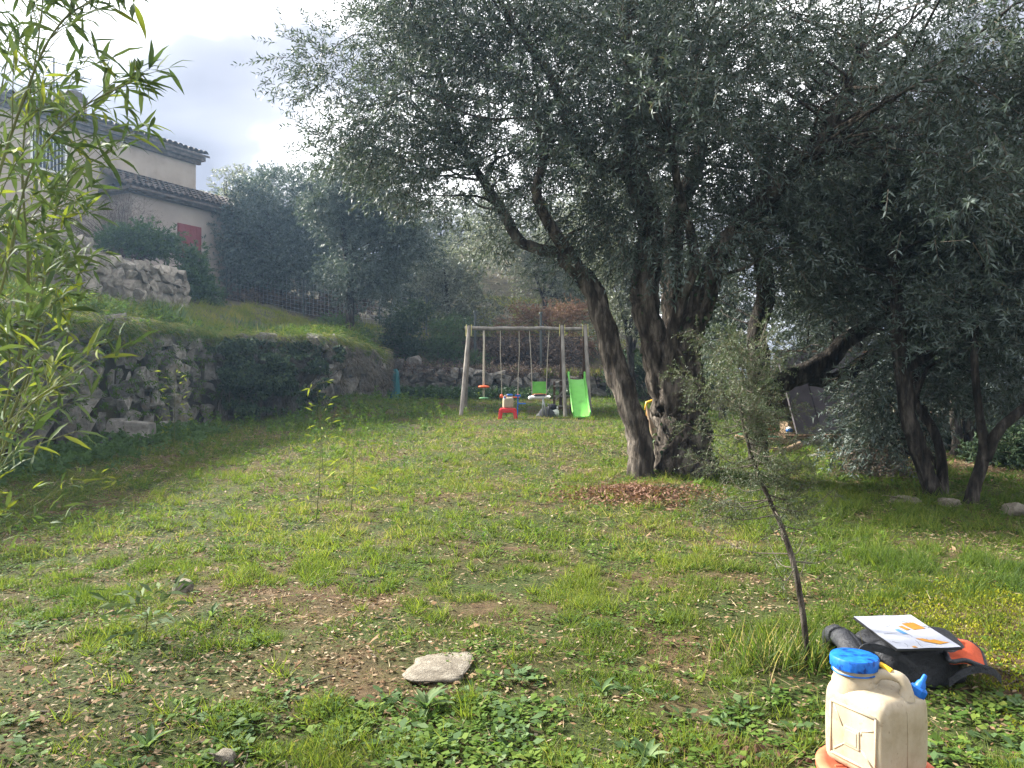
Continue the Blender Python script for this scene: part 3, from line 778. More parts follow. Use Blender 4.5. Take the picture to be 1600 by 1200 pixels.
# --- the big olive in the middle right (about 10 m away)
D0 = 10.0
def pl(pts, d=D0, dd=None):
    return [PX(p[0], p[1], d + (0 if len(p) < 3 else p[2])) for p in pts]
s = D0 / FPX
limbs = [
    (pl([(1074, 768), (1072, 738), (1068, 690), (1064, 640), (1057, 590), (1052, 545)]), [54*s, 46*s, 41*s, 38*s, 37*s, 35*s]),                      # bole
    (pl([(1058, 705, 0.1), (1048, 645, 0.05), (1034, 585), (1018, 520), (1006, 460), (1012, 415), (1017, 360), (1005, 300), (985, 240), (990, 160), (980, 60), (960, -60)]), [20*s, 23*s, 24*s, 22*s, 21*s, 20*s, 18*s, 17*s, 15*s, 12*s, 9*s, 4*s]),
    (pl([(1066, 690, 0.1), (1070, 615, 0.05), (1072, 530, -0.1), (1096, 476, -0.2), (1114, 425, -0.3), (1138, 378, -0.4), (1180, 330, -0.6), (1240, 270, -0.9), (1300, 190, -1.2), (1340, 90, -1.4)]), [18*s, 24*s, 23*s, 19*s, 17*s, 16*s, 13*s, 10*s, 8*s, 4*s]),
    (pl([(1055, 600), (1056, 520, 0.3), (1054, 460, 0.5), (1046, 400, 0.7), (1060, 330, 0.9), (1090, 250, 1.2), (1100, 150, 1.4), (1120, 40, 1.5)]), [30*s, 22*s, 19*s, 17*s, 15*s, 11*s, 8*s, 4*s]),
    (pl([(1054, 690, -0.1), (1046, 615, -0.24), (1048, 530, -0.33), (1070, 458, -0.4), (1086, 415, -0.45), (1080, 370, -0.5), (1060, 300, -0.8), (1050, 220, -1.2)]), [8*s, 10*s, 9*s, 8*s, 8*s, 7*s, 6*s, 4*s]),
    (pl([(1003, 764, -0.25), (1004, 738, -0.25), (1000, 680, -0.25), (974, 610, -0.2), (953, 540, -0.1), (932, 465, 0), (905, 425, 0.1), (868, 398, 0.2), (815, 378, 0.3), (788, 335, 0.4), (745, 265, 0.5), (715, 205, 0.6), (690, 120, 0.7)]), [25*s, 19*s, 17*s, 16*s, 16*s, 15*s, 13*s, 10*s, 8*s, 8*s, 6*s, 5*s, 3*s]),
    (pl([(912, 440, 0.05), (885, 392, -0.2), (855, 345, -0.5), (838, 300, -0.7), (850, 240, -0.9), (830, 150, -1.1)]), [12*s, 10*s, 8*s, 7*s, 6*s, 3*s]),
    (pl([(990, 275), (960, 262, -0.2), (925, 250, -0.4), (890, 200, -0.6), (860, 120, -0.7), (800, 40, -0.8)]), [11*s, 10*s, 8*s, 7*s, 5*s, 3*s]),
    (pl([(1092, 785, -0.5), (1090, 760, -0.5), (1098, 742, -0.45), (1105, 728, -0.4)]), [30*s, 20*s, 14*s, 6*s]),
]
blobs = [
    ((1.7, 10.2, 6.1), (3.4, 3.3, 2.5), 140),
    (PX(690, 90, 10.0), (1.3, 1.8, 1.3), 54),
    (PX(590, 225, 10.4), (0.68, 1.2, 0.75), 15),
    (PX(700, 255, 10.3), (1.0, 1.4, 0.75), 10),
    (PX(880, 200, 9.6), (1.4, 1.8, 1.2), 34),
    (PX(1350, 210, 10.0), (2.2, 2.8, 1.7), 74),
    (PX(1200, 330, 9.6), (1.3, 1.8, 0.8), 24),
    (PX(960, 360, 9.6), (1.1, 1.6, 0.55), 12),
    (PX(820, 350, 10.4), (0.8, 1.2, 0.5), 5),
    (PX(525, 110, 10.2), (0.42, 0.7, 0.55), 4),
    (PX(1110, 200, 10.6), (1.3, 1.5, 1.1), 24),
    (PX(1000, 40, 11.0), (2.0, 1.5, 1.0), 26),
    (PX(1560, 130, 6.6), (0.9, 1.3, 1.2), 34),
    (PX(1150, 90, 7.6), (1.6, 1.0, 0.9), 20),
]
main = olive_tree('olive_tree', 'large gnarled olive tree with leaning and upright trunks in the middle of the lawn', PX(1062, 750, D0), limbs, blobs, rad=0.55, twigs=46, tl=0.28, nl=14, ll=0.078, lw=0.0175, seg=60, nseg=30, lump=0.2, flute=0.15,
                  trunk_names=['trunk', 'limb', 'ivy_clad_limb', 'limb', 'thin_stem', 'leaning_trunk', 'limb', 'limb', 'root_stump'])
# ivy climbing the bole and right limb
pts = []
for limb, n, side in ((limbs[0], 420, 1), (limbs[2], 620, 1), (limbs[1], 160, 1)):
    P = catmull(limb[0], 60)[4:44]; rr = np.interp(np.linspace(0, 1, 60), np.linspace(0, 1, len(limb[1])), limb[1])[4:44]
    i = rng.integers(0, len(P), n); a = rng.random(n) * 2 * np.pi
    q = P[i] + np.stack([np.cos(a), np.sin(a), np.zeros(n)], -1) * (rr[i] * (0.95 + 0.25 * rng.random(n)))[:, None] + rng.normal(size=(n, 3)) * 0.02
    keep = vnoise(q[:, 2] * 3 + 7, a, 0.9, 4) > 0.42
    pts.append(q[keep])
pts = np.vstack(pts); D = rng.normal(size=(len(pts), 3)); D[:, 2] -= 0.7
V, F = leafq(pts, D, 0.05 + 0.035 * rng.random(len(pts)), 0.05, mid=0.35)
o = objw('ivy', V, F, M['ivy'], main, attrs={'rnd': rng.random(len(pts))}); tag(o, kind='stuff')

# --- olive behind the juniper, limbs sweeping right
d = 11.0; s = d / FPX
limbs = [
    (pl([(1186, 770), (1188, 735), (1184, 680), (1184, 620), (1186, 575), (1182, 520), (1196, 470), (1192, 420), (1178, 370), (1190, 300), (1210, 200)], d), [24*s, 17*s, 15*s, 15*s, 17*s, 13*s, 14*s, 13*s, 12*s, 8*s, 4*s]),
    (pl([(1188, 640), (1210, 605), (1250, 585), (1290, 565), (1330, 525), (1375, 500), (1420, 460), (1450, 400)], d), [16*s, 16*s, 16*s, 15*s, 13*s, 11*s, 8*s, 5*s]),
    (pl([(1265, 590), (1310, 592, -0.1), (1355, 562, -0.2), (1400, 530, -0.3), (1450, 490, -0.4)], d), [13*s, 13*s, 11*s, 9*s, 6*s]),
]
blobs = [(PX(1200, 330, 11.3), (1.0, 1.2, 0.8), 16), (PX(1290, 440, 11.8), (1.0, 1.2, 0.7), 16), (PX(1400, 420, 11.0), (1.1, 1.2, 0.9), 24), (PX(1130, 480, 12.6), (0.5, 0.6, 0.6), 7), (PX(1250, 520, 12.6), (0.6, 0.6, 0.5), 8)]
olive_tree('olive_tree', 'olive tree behind the juniper with two thick limbs sweeping to the right', PX(1186, 745, d), limbs, blobs, bark='bark_dark', twigs=40, tri=True, lw=0.024)
# --- dark leaning olive on the right
d = 8.7; s = d / FPX
limbs = [
    (pl([(1468, 800), (1458, 765), (1440, 715), (1422, 660), (1412, 600), (1404, 540), (1402, 470), (1395, 400), (1380, 320), (1390, 220)], d), [21*s, 14*s, 12*s, 12*s, 11*s, 10*s, 10*s, 8*s, 6*s, 4*s]),
    (pl([(1470, 790, -0.05), (1474, 740, 0.05), (1466, 690, 0.1), (1448, 655, 0.2), (1430, 620, 0.3), (1440, 540, 0.5), (1480, 460, 0.7), (1520, 380, 0.9)], d), [11*s, 8*s, 7*s, 7*s, 6*s, 6*s, 5*s, 3*s]),
    (pl([(1406, 580), (1450, 555, 0.2), (1500, 520, 0.4), (1560, 490, 0.6), (1600, 440, 0.8)], d), [8*s, 7*s, 6*s, 5*s, 3*s]),
]
blobs = [(PX(1400, 330, 9.0), (1.0, 1.3, 1.0), 30), (PX(1520, 330, 9.0), (1.0, 1.4, 1.1), 36), (PX(1330, 470, 9.5), (0.6, 0.8, 0.5), 9), (PX(1390, 640, 9.8), (0.5, 0.5, 0.55), 11), (PX(1345, 680, 10.2), (0.35, 0.45, 0.3), 6), (PX(1500, 560, 9.6), (0.9, 0.9, 0.6), 18)]
olive_tree('olive_tree', 'dark olive tree with a trunk leaning left at the right lawn edge', PX(1462, 785, d), limbs, blobs, bark='bark_dark', twigs=42, tri=True, lw=0.024)
# --- forked young olive at the far right
d = 8.15; s = d / FPX
limbs = [
    (pl([(1510, 812), (1518, 780), (1530, 735), (1538, 705), (1532, 660), (1524, 600), (1522, 540), (1530, 460), (1545, 380)], d), [15*s, 10*s, 9*s, 8*s, 6*s, 5*s, 5*s, 4*s, 3*s]),
    (pl([(1538, 715), (1562, 672, -0.1), (1600, 638, -0.2), (1660, 590, -0.3), (1700, 520, -0.3)], d), [10*s, 8*s, 7*s, 6*s, 3*s]),
]
blobs = [(PX(1545, 500, 8.4), (0.8, 0.9, 0.7), 20), (PX(1600, 380, 8.2), (0.9, 1.2, 0.9), 24), (PX(1640, 560, 8.2), (0.6, 0.7, 0.6), 12)]
olive_tree('olive_tree', 'slim forked olive tree at the far right edge of the lawn', PX(1514, 795, d), limbs, blobs, bark='bark_dark', twigs=40, tri=True, lw=0.024)
# --- small trunks further back on the right
d = 14.0; s = d / FPX
for px, lab in ((1492, 'thin dark olive stem behind the forked olive, left one of two'), (1512, 'thin dark olive stem behind the forked olive, right one of two')):
    limbs = [(pl([(px, 725), (px + 4, 690), (px - 2, 640), (px + 6, 580), (px - 4, 500)], d), [11*s, 8*s, 7*s, 6*s, 3*s])]
    olive_tree('slim_olive_tree', lab, PX(px, 715, d), limbs, [(PX(px + 10, 560, d + 0.3), (0.9, 0.8, 0.8), 12)], bark='bark_dark', twigs=36, ll=0.075, lw=0.024, tri=True, group='thin olive stems at the right', cat_='tree')

# --- background olives and shrubs: (pixel centre, depth, radii px, clusters, leaf, label, trunk)
def back_tree(name, label, px, py, d, rx, rz, ncl, leaf, ground=None, rad=0.55, twigs=30, ll=0.085, lw=0.022, nl=12, tl=0.3, extra=(), group=None, ry=None, bark='bark_dark'):
    s = d / FPX; ll *= 1.4; lw *= 1.75; ncl = int(ncl * 1.1); nl = nl - 2
    c = PX(px, py, d)
    gz = ground if ground is not None else Hs(c[0], d)
    base = np.array([c[0], d, gz])
    hgt = max(0.4, c[2] - gz)
    limbs = []
    k = 3
    r0 = min(0.16, 0.05 + 0.02 * hgt)
    fork = base + np.array([0, 0, hgt * 0.4])
    limbs.append(([base - np.array([0, 0, 0.25]), base + np.array([0.05, 0, hgt * 0.2]), fork], [r0 * 1.3, r0, r0 * 0.8]))
    for i in range(k):
        a = 2 * math.pi * i / k + rng.random()
        tip = c + np.array([math.cos(a) * rx * s * 0.55, math.sin(a) * rx * s * 0.5, rz * s * 0.4])
        limbs.append(([fork, (fork + tip) / 2 + rng.normal(size=3) * 0.12, tip], [r0 * 0.75, r0 * 0.5, r0 * 0.15]))
    blobs = [(c, (rx * s, (ry or rx * s * 0.8), rz * s), ncl)] + [(PX(a[0], a[1], d + a[5] if len(a) > 5 else d), (a[2] * s, a[2] * s * 0.8, a[3] * s), a[4]) for a in extra]
    return olive_tree(name, label, base, limbs, blobs, rad=rad, twigs=twigs, tl=tl, nl=nl, ll=ll, lw=lw, leaf=leaf, bark=bark, group=group, seg=10, nseg=7, out=0.5, tri=True)
BG = 'olives and shrubs behind the garden'
back_tree('olive_tree', 'wide hazy grey olive tree beside the house, behind the wire fence', 440, 355, 31, 75, 90, 90, 'olive', twigs=38, ll=0.10, lw=0.028, rad=0.7, extra=[(375, 400, 55, 55, 44), (505, 320, 45, 60, 34), (480, 420, 60, 40, 30)], group=BG)
back_tree('olive_tree', 'small pale olive top beside the house roof', 365, 300, 34, 32, 34, 14, 'olive_silver', twigs=26, ll=0.09, lw=0.024, rad=0.6, group=BG)
back_tree('olive_tree', 'tall olive tree behind the wall end, left of the big olive', 545, 320, 24, 62, 75, 70, 'olive', twigs=36, ll=0.085, lw=0.022, extra=[(620, 370, 58, 62, 46), (570, 430, 70, 40, 40)], group=BG)
back_tree('olive_tree', 'silvery olive tree on the slope above the left end of the swing set', 700, 425, 30, 60, 50, 44, 'olive_silver', twigs=32, ll=0.09, lw=0.024, rad=0.65, extra=[(730, 480, 50, 26, 18)], group=BG)
back_tree('olive_tree', 'silvery olive tree on the slope above the slide', 850, 410, 31, 70, 55, 50, 'olive_silver', twigs=32, ll=0.09, lw=0.024, rad=0.65, extra=[(915, 470, 40, 35, 22), (780, 380, 60, 45, 22)], group=BG)
back_tree('olive_tree', 'grey olive tree seen between the trunks of the big olive', 985, 470, 22, 55, 80, 44, 'olive_silver', ground=0.9, twigs=32, ll=0.08, lw=0.021, extra=[(960, 400, 50, 40, 18)], group=BG)
back_tree('olive_tree', 'olive tree seen right of the big olive trunk, left of the hut', 1130, 500, 19, 55, 85, 44, 'olive', ground=0.8, twigs=32, ll=0.08, lw=0.02, extra=[(1100, 420, 50, 50, 18)], group=BG)
back_tree('olive_tree', 'silvery olive tree standing directly behind the hut', 1290, 480, 18, 85, 75, 60, 'olive_silver', ground=0.75, twigs=34, ll=0.08, lw=0.02, extra=[(1370, 560, 55, 70, 34)], group=BG)
back_tree('olive_tree', 'dark olive tree filling the background at the far right', 1520, 470, 15, 120, 120, 80, 'olive', ground=0.6, twigs=34, ll=0.085, lw=0.021, extra=[(1470, 600, 70, 50, 24), (1590, 640, 60, 55, 26)], group=BG)
back_tree('olive_tree', 'olive tree behind the big olive crown, high above the hut', 1330, 250, 16, 140, 130, 80, 'olive', ground=0.7, twigs=32, ll=0.09, lw=0.022, group=BG)
back_tree('olive_tree', 'tall grey olive rising behind the upper limbs of the big olive', 1010, 300, 27, 130, 90, 70, 'olive_silver', ground=1.2, twigs=30, ll=0.095, lw=0.025, rad=0.7, group=BG)
for px, py, d, rx, rz, lab in ((520, 400, 34, 80, 70, 'grey olive mass right behind the dry brown hedge'), (420, 320, 40, 90, 60, 'far olive rising behind the hazy grey olive'), (600, 300, 38, 90, 80, 'far tall olive seen left of the big olive crown'), (700, 360, 40, 80, 70, 'far olive on the slope above the left swing leg'), (800, 350, 42, 90, 80, 'far olive on the slope above the swing beam'), (910, 350, 38, 80, 80, 'far olive on the slope behind the leaning trunk'), (640, 450, 33, 60, 45, 'bushy olive on the slope left of the swing frame'), (900, 440, 36, 70, 50, 'bushy olive on the slope behind the slide')):
    back_tree('olive_tree', lab, px, py, d, rx, rz, 64, 'olive' if px < 650 else 'olive_silver', twigs=24, ll=0.11, lw=0.032, rad=0.85, group=BG)
# evergreen and dry shrubs
def shrub(name, label, blobs, base, leaf, twigs=30, ll=0.09, lw=0.04, nl=10, tl=0.22, rad=0.35, up=0.3, cat_='shrub', group=None, stems=5):
    root = empty(name, tuple(base)); tag(root, label, cat_, group)
    cl, own = blob_clusters(blobs)
    base = np.array(base, float)
    parts = []
    for c in cl[:: max(1, len(cl) // (stems * 3))]:
        P = catmull([base + rng.normal(size=3) * [0.15, 0.15, 0], (base + c) / 2 + rng.normal(size=3) * 0.08, c], 7)
        parts.append(tube_np(P, np.linspace(0.025, 0.006, 7), 5))
    V, F = cat(parts); objw('stems', V, F, M['twig'], root, smooth=True)
    V, F, SV, SF, rd = crown_from(cl, base, rad, twigs, tl, nl, ll, lw * 1.2, out=0.5, up=up, tri=base[1] > 10)
    o = objw('foliage', V, F, M[leaf], root, attrs={'rnd': rd}); tag(o, kind='stuff')
    o = objw('twigs', SV, SF, M['twig'], root); tag(o, kind='stuff')
    return root
def pb(px, py, d, rx, rz, n, ry=None):
    s = d / FPX
    return (PX(px, py, d), (rx * s, ry or rx * s * 0.7, rz * s), n)
shrub('laurel_shrub', 'dark glossy laurel shrub at the end of the upper stone wall', [pb(300, 425, 24, 25, 38, 20), pb(318, 462, 24, 15, 22, 8)], PX(305, 480, 24), 'shrub', ll=0.12, lw=0.05)
shrub('clipped_shrub', 'low green shrub on top of the upper wall below the shutter', [pb(215, 380, 24, 55, 22, 30), pb(262, 385, 24, 22, 20, 10)], PX(215, 405, 24), 'shrub', ll=0.11, lw=0.045)
shrub('bare_climber', 'bare twiggy climber against the ground floor of the house', [pb(190, 340, 26.3, 60, 38, 30, 0.4), pb(120, 360, 26.3, 40, 40, 16, 0.4)], PX(190, 400, 26.3), 'brown_hedge', twigs=26, ll=0.05, lw=0.012, nl=6, tl=0.5, stems=12)
shrub('brown_hedge', 'hedge of dry brown leaves behind the wire fence', [pb(400, 470, 31, 75, 26, 46, 0.7), pb(520, 475, 31, 70, 26, 46, 0.7)], (-8.0, 31.0, Hs(-8.0, 31.0)), 'brown_hedge', twigs=34, ll=0.10, lw=0.055, stems=12, cat_='hedge')
shrub('dark_shrub', 'dark green bush at the end of the left stone wall', [pb(625, 530, 26, 30, 45, 26), pb(640, 490, 27, 26, 26, 12)], (-3.9, 26.0, Hs(-3.9, 26)), 'ivy', twigs=36, ll=0.08, lw=0.04)
shrub('green_bush', 'tumbling green bush on the bank above the rubble wall', [pb(690, 545, 26.4, 34, 30, 26), pb(705, 510, 27, 34, 16, 12), pb(740, 570, 26, 20, 10, 6)], (-2.4, 26.4, Hs(-2.4, 26.4)), 'shrub', twigs=40, ll=0.06, lw=0.025)
shrub('grey_bush', 'grey-green bush on the terrace edge before the fence', [pb(530, 508, 25, 28, 15, 14), pb(560, 525, 24.5, 22, 12, 9)], PX(540, 530, 24.8), 'weed_blue', twigs=34, ll=0.06, lw=0.025)
shrub('russet_shrub', 'leafless-looking shrub with russet dry leaves on the slope above the slide', [pb(865, 495, 28.9, 62, 22, 34), pb(905, 535, 28.7, 34, 26, 18), pb(810, 515, 28.9, 26, 14, 8)], (1.6, 28.8, Hs(1.6, 28.8)), 'russet', twigs=30, ll=0.06, lw=0.04, tl=0.3, stems=8)
shrub('dry_bramble', 'brown dry bramble hanging over the block wall', [pb(790, 555, 27.0, 60, 26, 40, 0.6), pb(860, 560, 27.0, 50, 30, 34, 0.6), pb(720, 545, 27.6, 40, 26, 16, 0.5)], (0.0, 27.5, Hs(0, 27.5)), 'brown_hedge', twigs=26, ll=0.07, lw=0.045, stems=10)
shrub('hedge', 'dark evergreen hedge behind the slide and leaning trunk', [pb(985, 580, 24, 45, 24, 30), pb(1075, 575, 23, 60, 30, 36)], (4.2, 24.0, 0.9), 'ivy', twigs=36, ll=0.07, lw=0.04, cat_='hedge')
shrub('hedge', 'low dark hedge at the far right edge behind the forked olive', [pb(1590, 715, 12.5, 60, 42, 40), pb(1500, 690, 15, 60, 26, 22)], (7.6, 12.6, Gs(7.6, 12.6)), 'ivy', twigs=36, ll=0.07, lw=0.035, cat_='hedge')
shrub('dry_shrub', 'rusty brown dry bush seen behind the dark leaning olive', [pb(1420, 660, 15, 32, 16, 14), pb(1470, 665, 15.5, 30, 14, 10)], (7.8, 15.2, Gs(7.8, 15.2)), 'russet', twigs=30, ll=0.06, lw=0.025)
shrub('low_olive_sprouts', 'drooping olive sprouts hanging before the hut panel', [pb(1362, 650, 11.5, 26, 40, 9), pb(1380, 700, 11.2, 30, 24, 8)], PX(1360, 735, 11.3), 'olive_silver', twigs=26, ll=0.065, lw=0.014, nl=14, tl=0.3, cat_='shrub')
shrub('dry_twig_heap', 'grey dead twigs heaped around the foot of the dark leaning olive', [pb(1370, 735, 9.9, 36, 18, 9, 0.3)], PX(1370, 755, 9.9), 'brown_hedge', twigs=40, ll=0.04, lw=0.012, nl=8, tl=0.35, stems=10)

# --- juniper sapling in the right foreground
jb = np.array([(1262 - 800) / FPX * 3.9, 3.9, Gs(1.49, 3.9)])
jun = empty('juniper_sapling', tuple(jb)); tag(jun, 'spindly leaning juniper sapling with bare lower stem', 'sapling')
jd = 3.9
st = [PX(1262, 1058, jd), PX(1258, 990, jd), PX(1250, 930, jd), PX(1240, 880, jd), PX(1222, 825, jd + 0.03), PX(1204, 785, jd + 0.05), PX(1185, 742, jd + 0.08), PX(1168, 690, jd + 0.1), PX(1158, 640, jd + 0.1), PX(1160, 580, jd + 0.12), PX(1172, 520, jd + 0.12)]
P = catmull(st, 50); V, F = tube_np(P, np.interp(np.linspace(0, 1, 50), [0, 0.35, 0.7, 1], [0.016, 0.014, 0.009, 0.003]), 8, lump=0.2)
objw('stem', V, F, M['bark'], jun, smooth=True)
parts = []; tips = []
for i in range(74):
    f = 0.26 + 0.74 * rng.random() ** 0.75
    k = min(49, int(f * 49)); a = rng.random() * 2 * np.pi
    L = (0.42 - 0.28 * max(0, f - 0.45)) * (0.5 + 0.7 * rng.random())
    hd = np.array([math.cos(a) - 0.25, math.sin(a) * 0.8, 0])
    e1 = P[k] + hd * L * 0.5 + np.array([0, 0, -0.02]); e2 = P[k] + hd * L + np.array([0, 0, 0.10 * L + 0.10 * rng.random()])
    Q = catmull([P[k], e1, e2], 8); parts.append(tube_np(Q, np.linspace(0.0038, 0.0012, 8), 5))
    dens = 1.0 if f > 0.45 else 0.35
    for q in Q[2:]:
        for _ in range(int(rng.poisson(5.2 * dens))):
            dv = unit(rng.normal(size=3) * 0.7 + hd * 0.7 + np.array([0, 0, 0.15])); tips.append((q + rng.normal(size=3) * 0.015, dv))
V, F = cat(parts); tag(objw('branches', V, F, M['twig'], jun, smooth=True), kind='stuff')
C = np.array([t_[0] for t_ in tips]); Dv = np.array([t_[1] for t_ in tips])
V, F, SV, SF, rd = twig_leaves(C, Dv, 0.10, 22, 0.015, 0.0030, spread=0.8, stem=0.0012)
o = objw('needles', V, F, M['juniper'], jun, attrs={'rnd': rd}); tag(o, kind='stuff')
o = objw('twigs', SV, SF, M['twig'], jun); tag(o, kind='stuff')

# --- bamboo at the left: each big leaf is its own piece
def bamboo_leaf_mesh(i, mat):
    r = np.random.default_rng(i)
    n = 6; V = []; F = []
    w = [0.08, 0.75, 1.0, 0.85, 0.5, 0.02]
    for k in range(n):
        t = k / (n - 1); hw = 0.075 * w[k]
        dz = -0.18 * t * t * (0.5 + r.random() * 0.8) + 0.03 * math.sin(t * 3)
        V += [(t, -hw, dz + hw * 0.35), (t, 0, dz), (t, hw, dz + hw * 0.35)]
    for k in range(n - 1):
        a = k * 3
        F += [(a, a + 3, a + 4, a + 1), (a + 1, a + 4, a + 5, a + 2)]
    me = mesh_np('bamboo_leaf', np.array(V), np.array(F), attrs={'rnd': np.full(len(F), r.random())}, smooth=True)
    me.materials.append(mat)
    return me
BL = [bamboo_leaf_mesh(i, M['bamboo'] if i < 5 else M['bamboo_yellow']) for i in range(7)]
def bamboo(label, pts, r0, nbr, leaves, seed, f0=0.1, blen=0.35, yellow=0.08, lsize=0.1):
    r = np.random.default_rng(seed)
    base = pts[0]
    root = empty('bamboo_plant', tuple(base)); tag(root, label, 'bamboo', 'bamboo canes at the left edge')
    P = catmull(pts, 44); rr = np.linspace(r0, r0 * 0.25, 44)
    for k in range(4, 44, 5): rr[k] *= 1.35
    V, F = tube_np(P, rr, 7); objw('cane', V, F, M['cane'], root, smooth=True)
    parts = []; spots = []
    for i in range(nbr):
        f = f0 + (1 - f0) * (i + r.random()) / nbr; k = min(42, int(f * 43))
        a = r.random() * 2 * np.pi
        dirv = np.array([math.cos(a), math.sin(a) * 0.7, 0.55 + 0.5 * r.random()]); dirv /= np.linalg.norm(dirv)
        L = blen * (0.5 + r.random()) * (1.15 - 0.5 * f)
        e = P[k] + dirv * L + np.array([0, 0, -0.12 * L])
        Q = catmull([P[k], P[k] + dirv * L * 0.5, e], 7); parts.append(tube_np(Q, np.linspace(r0 * 0.28, 0.0008, 7), 4))
        for j in range(leaves):
            q = Q[min(6, 2 + int(5 * (j + 1) / leaves))]
            ld = unit(dirv * 0.6 + r.normal(size=3) * 0.65 + np.array([0, 0, -0.05]))
            spots.append((q, ld))
    V, F = cat(parts); tag(objw('branches', V, F, M['cane'], root, smooth=True), kind='stuff')
    for q, ld in spots:
        o = bpy.data.objects.new('leaf', BL[r.integers(5, 7)] if r.random() < yellow else BL[r.integers(0, 5)])
        COL.objects.link(o); o.parent = root
        o.location = tuple(q - base)
        qt = Vector(ld).to_track_quat('X', 'Z'); qt = qt @ Matrix.Rotation((r.random() - 0.5) * 2.2, 3, 'X').to_quaternion()
        o.rotation_mode = 'QUATERNION'; o.rotation_quaternion = qt
        L = lsize * (0.6 + 0.7 * r.random()); o.scale = (L, L * (0.8 + 0.5 * r.random()), L)
    return root
def gp(px, d):
    x = (px - 800) / FPX * d; return np.array([x, d, Gs(x, d)])
bamboo('tall bamboo cane at the left edge rising past the chimney', [gp(-150, 2.9), PX(-40, 800, 2.9), PX(40, 500, 2.9), PX(35, 250, 2.9), PX(60, 60, 2.85), PX(75, -70, 2.8)], 0.007, 32, 10, 1, f0=0.25)
bamboo('bamboo cane arching right over the house chimney', [gp(-170, 2.7), PX(-60, 700, 2.7), PX(10, 420, 2.7), PX(50, 260, 2.7), PX(120, 175, 2.7), PX(205, 128, 2.7)], 0.006, 28, 10, 2, f0=0.2, blen=0.3)
bamboo('bamboo cane crossing the barred upstairs window', [gp(-120, 3.1), PX(-30, 780, 3.1), PX(50, 560, 3.1), PX(75, 380, 3.1), PX(110, 280, 3.1), PX(175, 235, 3.1)], 0.006, 28, 10, 3, f0=0.2, blen=0.3)
bamboo('bamboo cane with the highest drooping tip beside the top left corner', [gp(-90, 2.5), PX(-60, 700, 2.5), PX(-20, 350, 2.5), PX(50, 120, 2.5), PX(100, 30, 2.5), PX(150, 0, 2.5)], 0.007, 28, 10, 4, f0=0.25)
bamboo('bamboo cane with yellowish leaves hanging low at the left edge', [gp(-140, 2.4), PX(-80, 950, 2.4), PX(-20, 760, 2.4), PX(40, 640, 2.4), PX(110, 590, 2.4)], 0.005, 18, 5, 5, f0=0.25, yellow=0.35, blen=0.3)
bamboo('dense bamboo cane before the left stone wall', [gp(-140, 3.4), PX(-50, 800, 3.4), PX(20, 600, 3.4), PX(60, 430, 3.4), PX(95, 330, 3.4)], 0.006, 32, 10, 6, f0=0.15, blen=0.3, yellow=0.25)
bamboo('short bamboo shoot with yellow leaves at the lower left edge', [gp(-80, 3.3), PX(-30, 900, 3.3), PX(30, 810, 3.3), PX(70, 780, 3.3)], 0.004, 8, 4, 7, f0=0.2, yellow=0.4, blen=0.25)
bamboo('bamboo cane leaning in at the upper left corner', [gp(-140, 3.2), PX(-80, 650, 3.2), PX(-30, 300, 3.2), PX(0, 150, 3.2), PX(20, 40, 3.2)], 0.006, 28, 10, 8, f0=0.3)
bamboo('bamboo cane filling the gap before the upper stone wall', [gp(-90, 3.6), PX(-30, 820, 3.6), PX(30, 640, 3.6), PX(80, 480, 3.6), PX(130, 400, 3.6)], 0.006, 28, 10, 9, f0=0.15, blen=0.3)
bamboo('bamboo cane hugging the left edge at mid height', [gp(-60, 3.0), PX(-50, 800, 3.0), PX(-30, 560, 3.0), PX(0, 420, 3.0), PX(45, 330, 3.0)], 0.006, 28, 10, 10, f0=0.15, blen=0.35)
# slender young bamboo standing in the lawn (leaves too small to pick apart)
def shoot(label, px, py_base, py_top, lean, nleaf, ll, dlt=0.0, mat='bamboo_yellow'):
    d = 1.555 / ((py_base - 600) / FPX + 0.035) if py_base > 640 else 20
    x = (px - 800) / FPX * d; z = Gs(x, d)
    top = PX(px + lean, py_top, d)
    root = empty('bamboo_shoot', (x, d, z)); tag(root, label, 'bamboo', 'young bamboo shoots in the lawn')
    P = catmull([np.array([x, d, z - 0.03]), (np.array([x, d, z]) + top) / 2 + np.array([0.01, 0, 0]), top], 16)
    parts = [tube_np(P, np.linspace(0.006, 0.0015, 16), 5)]
    pts = []; ds = []
    for i in range(nleaf):
        k = int(4 + 11.9 * rng.random()); a = rng.random() * 6.28
        e = P[k] + np.array([math.cos(a), math.sin(a), 0.25]) * (0.06 + 0.16 * rng.random())
        parts.append(tube_np(np.array([P[k], e]), [0.0015, 0.0008], 3)); pts.append(e); ds.append(unit(np.array([math.cos(a), math.sin(a), 0.3]) + rng.normal(size=3) * 0.5))
    V, F = cat(parts); objw('stem', V, F, M['cane'], root)
    V, F = leafq(np.array(pts), np.array(ds), ll * (0.6 + 0.6 * rng.random(nleaf)), ll * 0.2, droop=0.15)
    o = objw('foliage', V, F, M[mat], root, attrs={'rnd': rng.random(nleaf)}); tag(o, kind='stuff')
shoot('yellow-leaved bamboo shoot before the boulders of the left wall', 272, 712, 585, 0, 50, 0.12)
shoot('bamboo shoot with bright leaves in the lawn, foremost of the middle-left group', 493, 812, 690, 8, 30, 0.10)
shoot('tallest young bamboo in the lawn, before the end of the ivy wall', 505, 740, 600, -10, 30, 0.12)
shoot('short bamboo shoot with a star of yellow leaves, right of the tallest one', 548, 800, 700, 4, 26, 0.13)
shoot('bare slender bamboo shoot standing alone left of the lawn centre', 606, 778, 700, 3, 12, 0.11)
shoot('leafy low bamboo sprout at the lower left foreground', 225, 1010, 935, 4, 60, 0.12, mat='bamboo')
shoot('bamboo sprout among weeds below the black pipe', 138, 790, 740, 6, 12, 0.14)

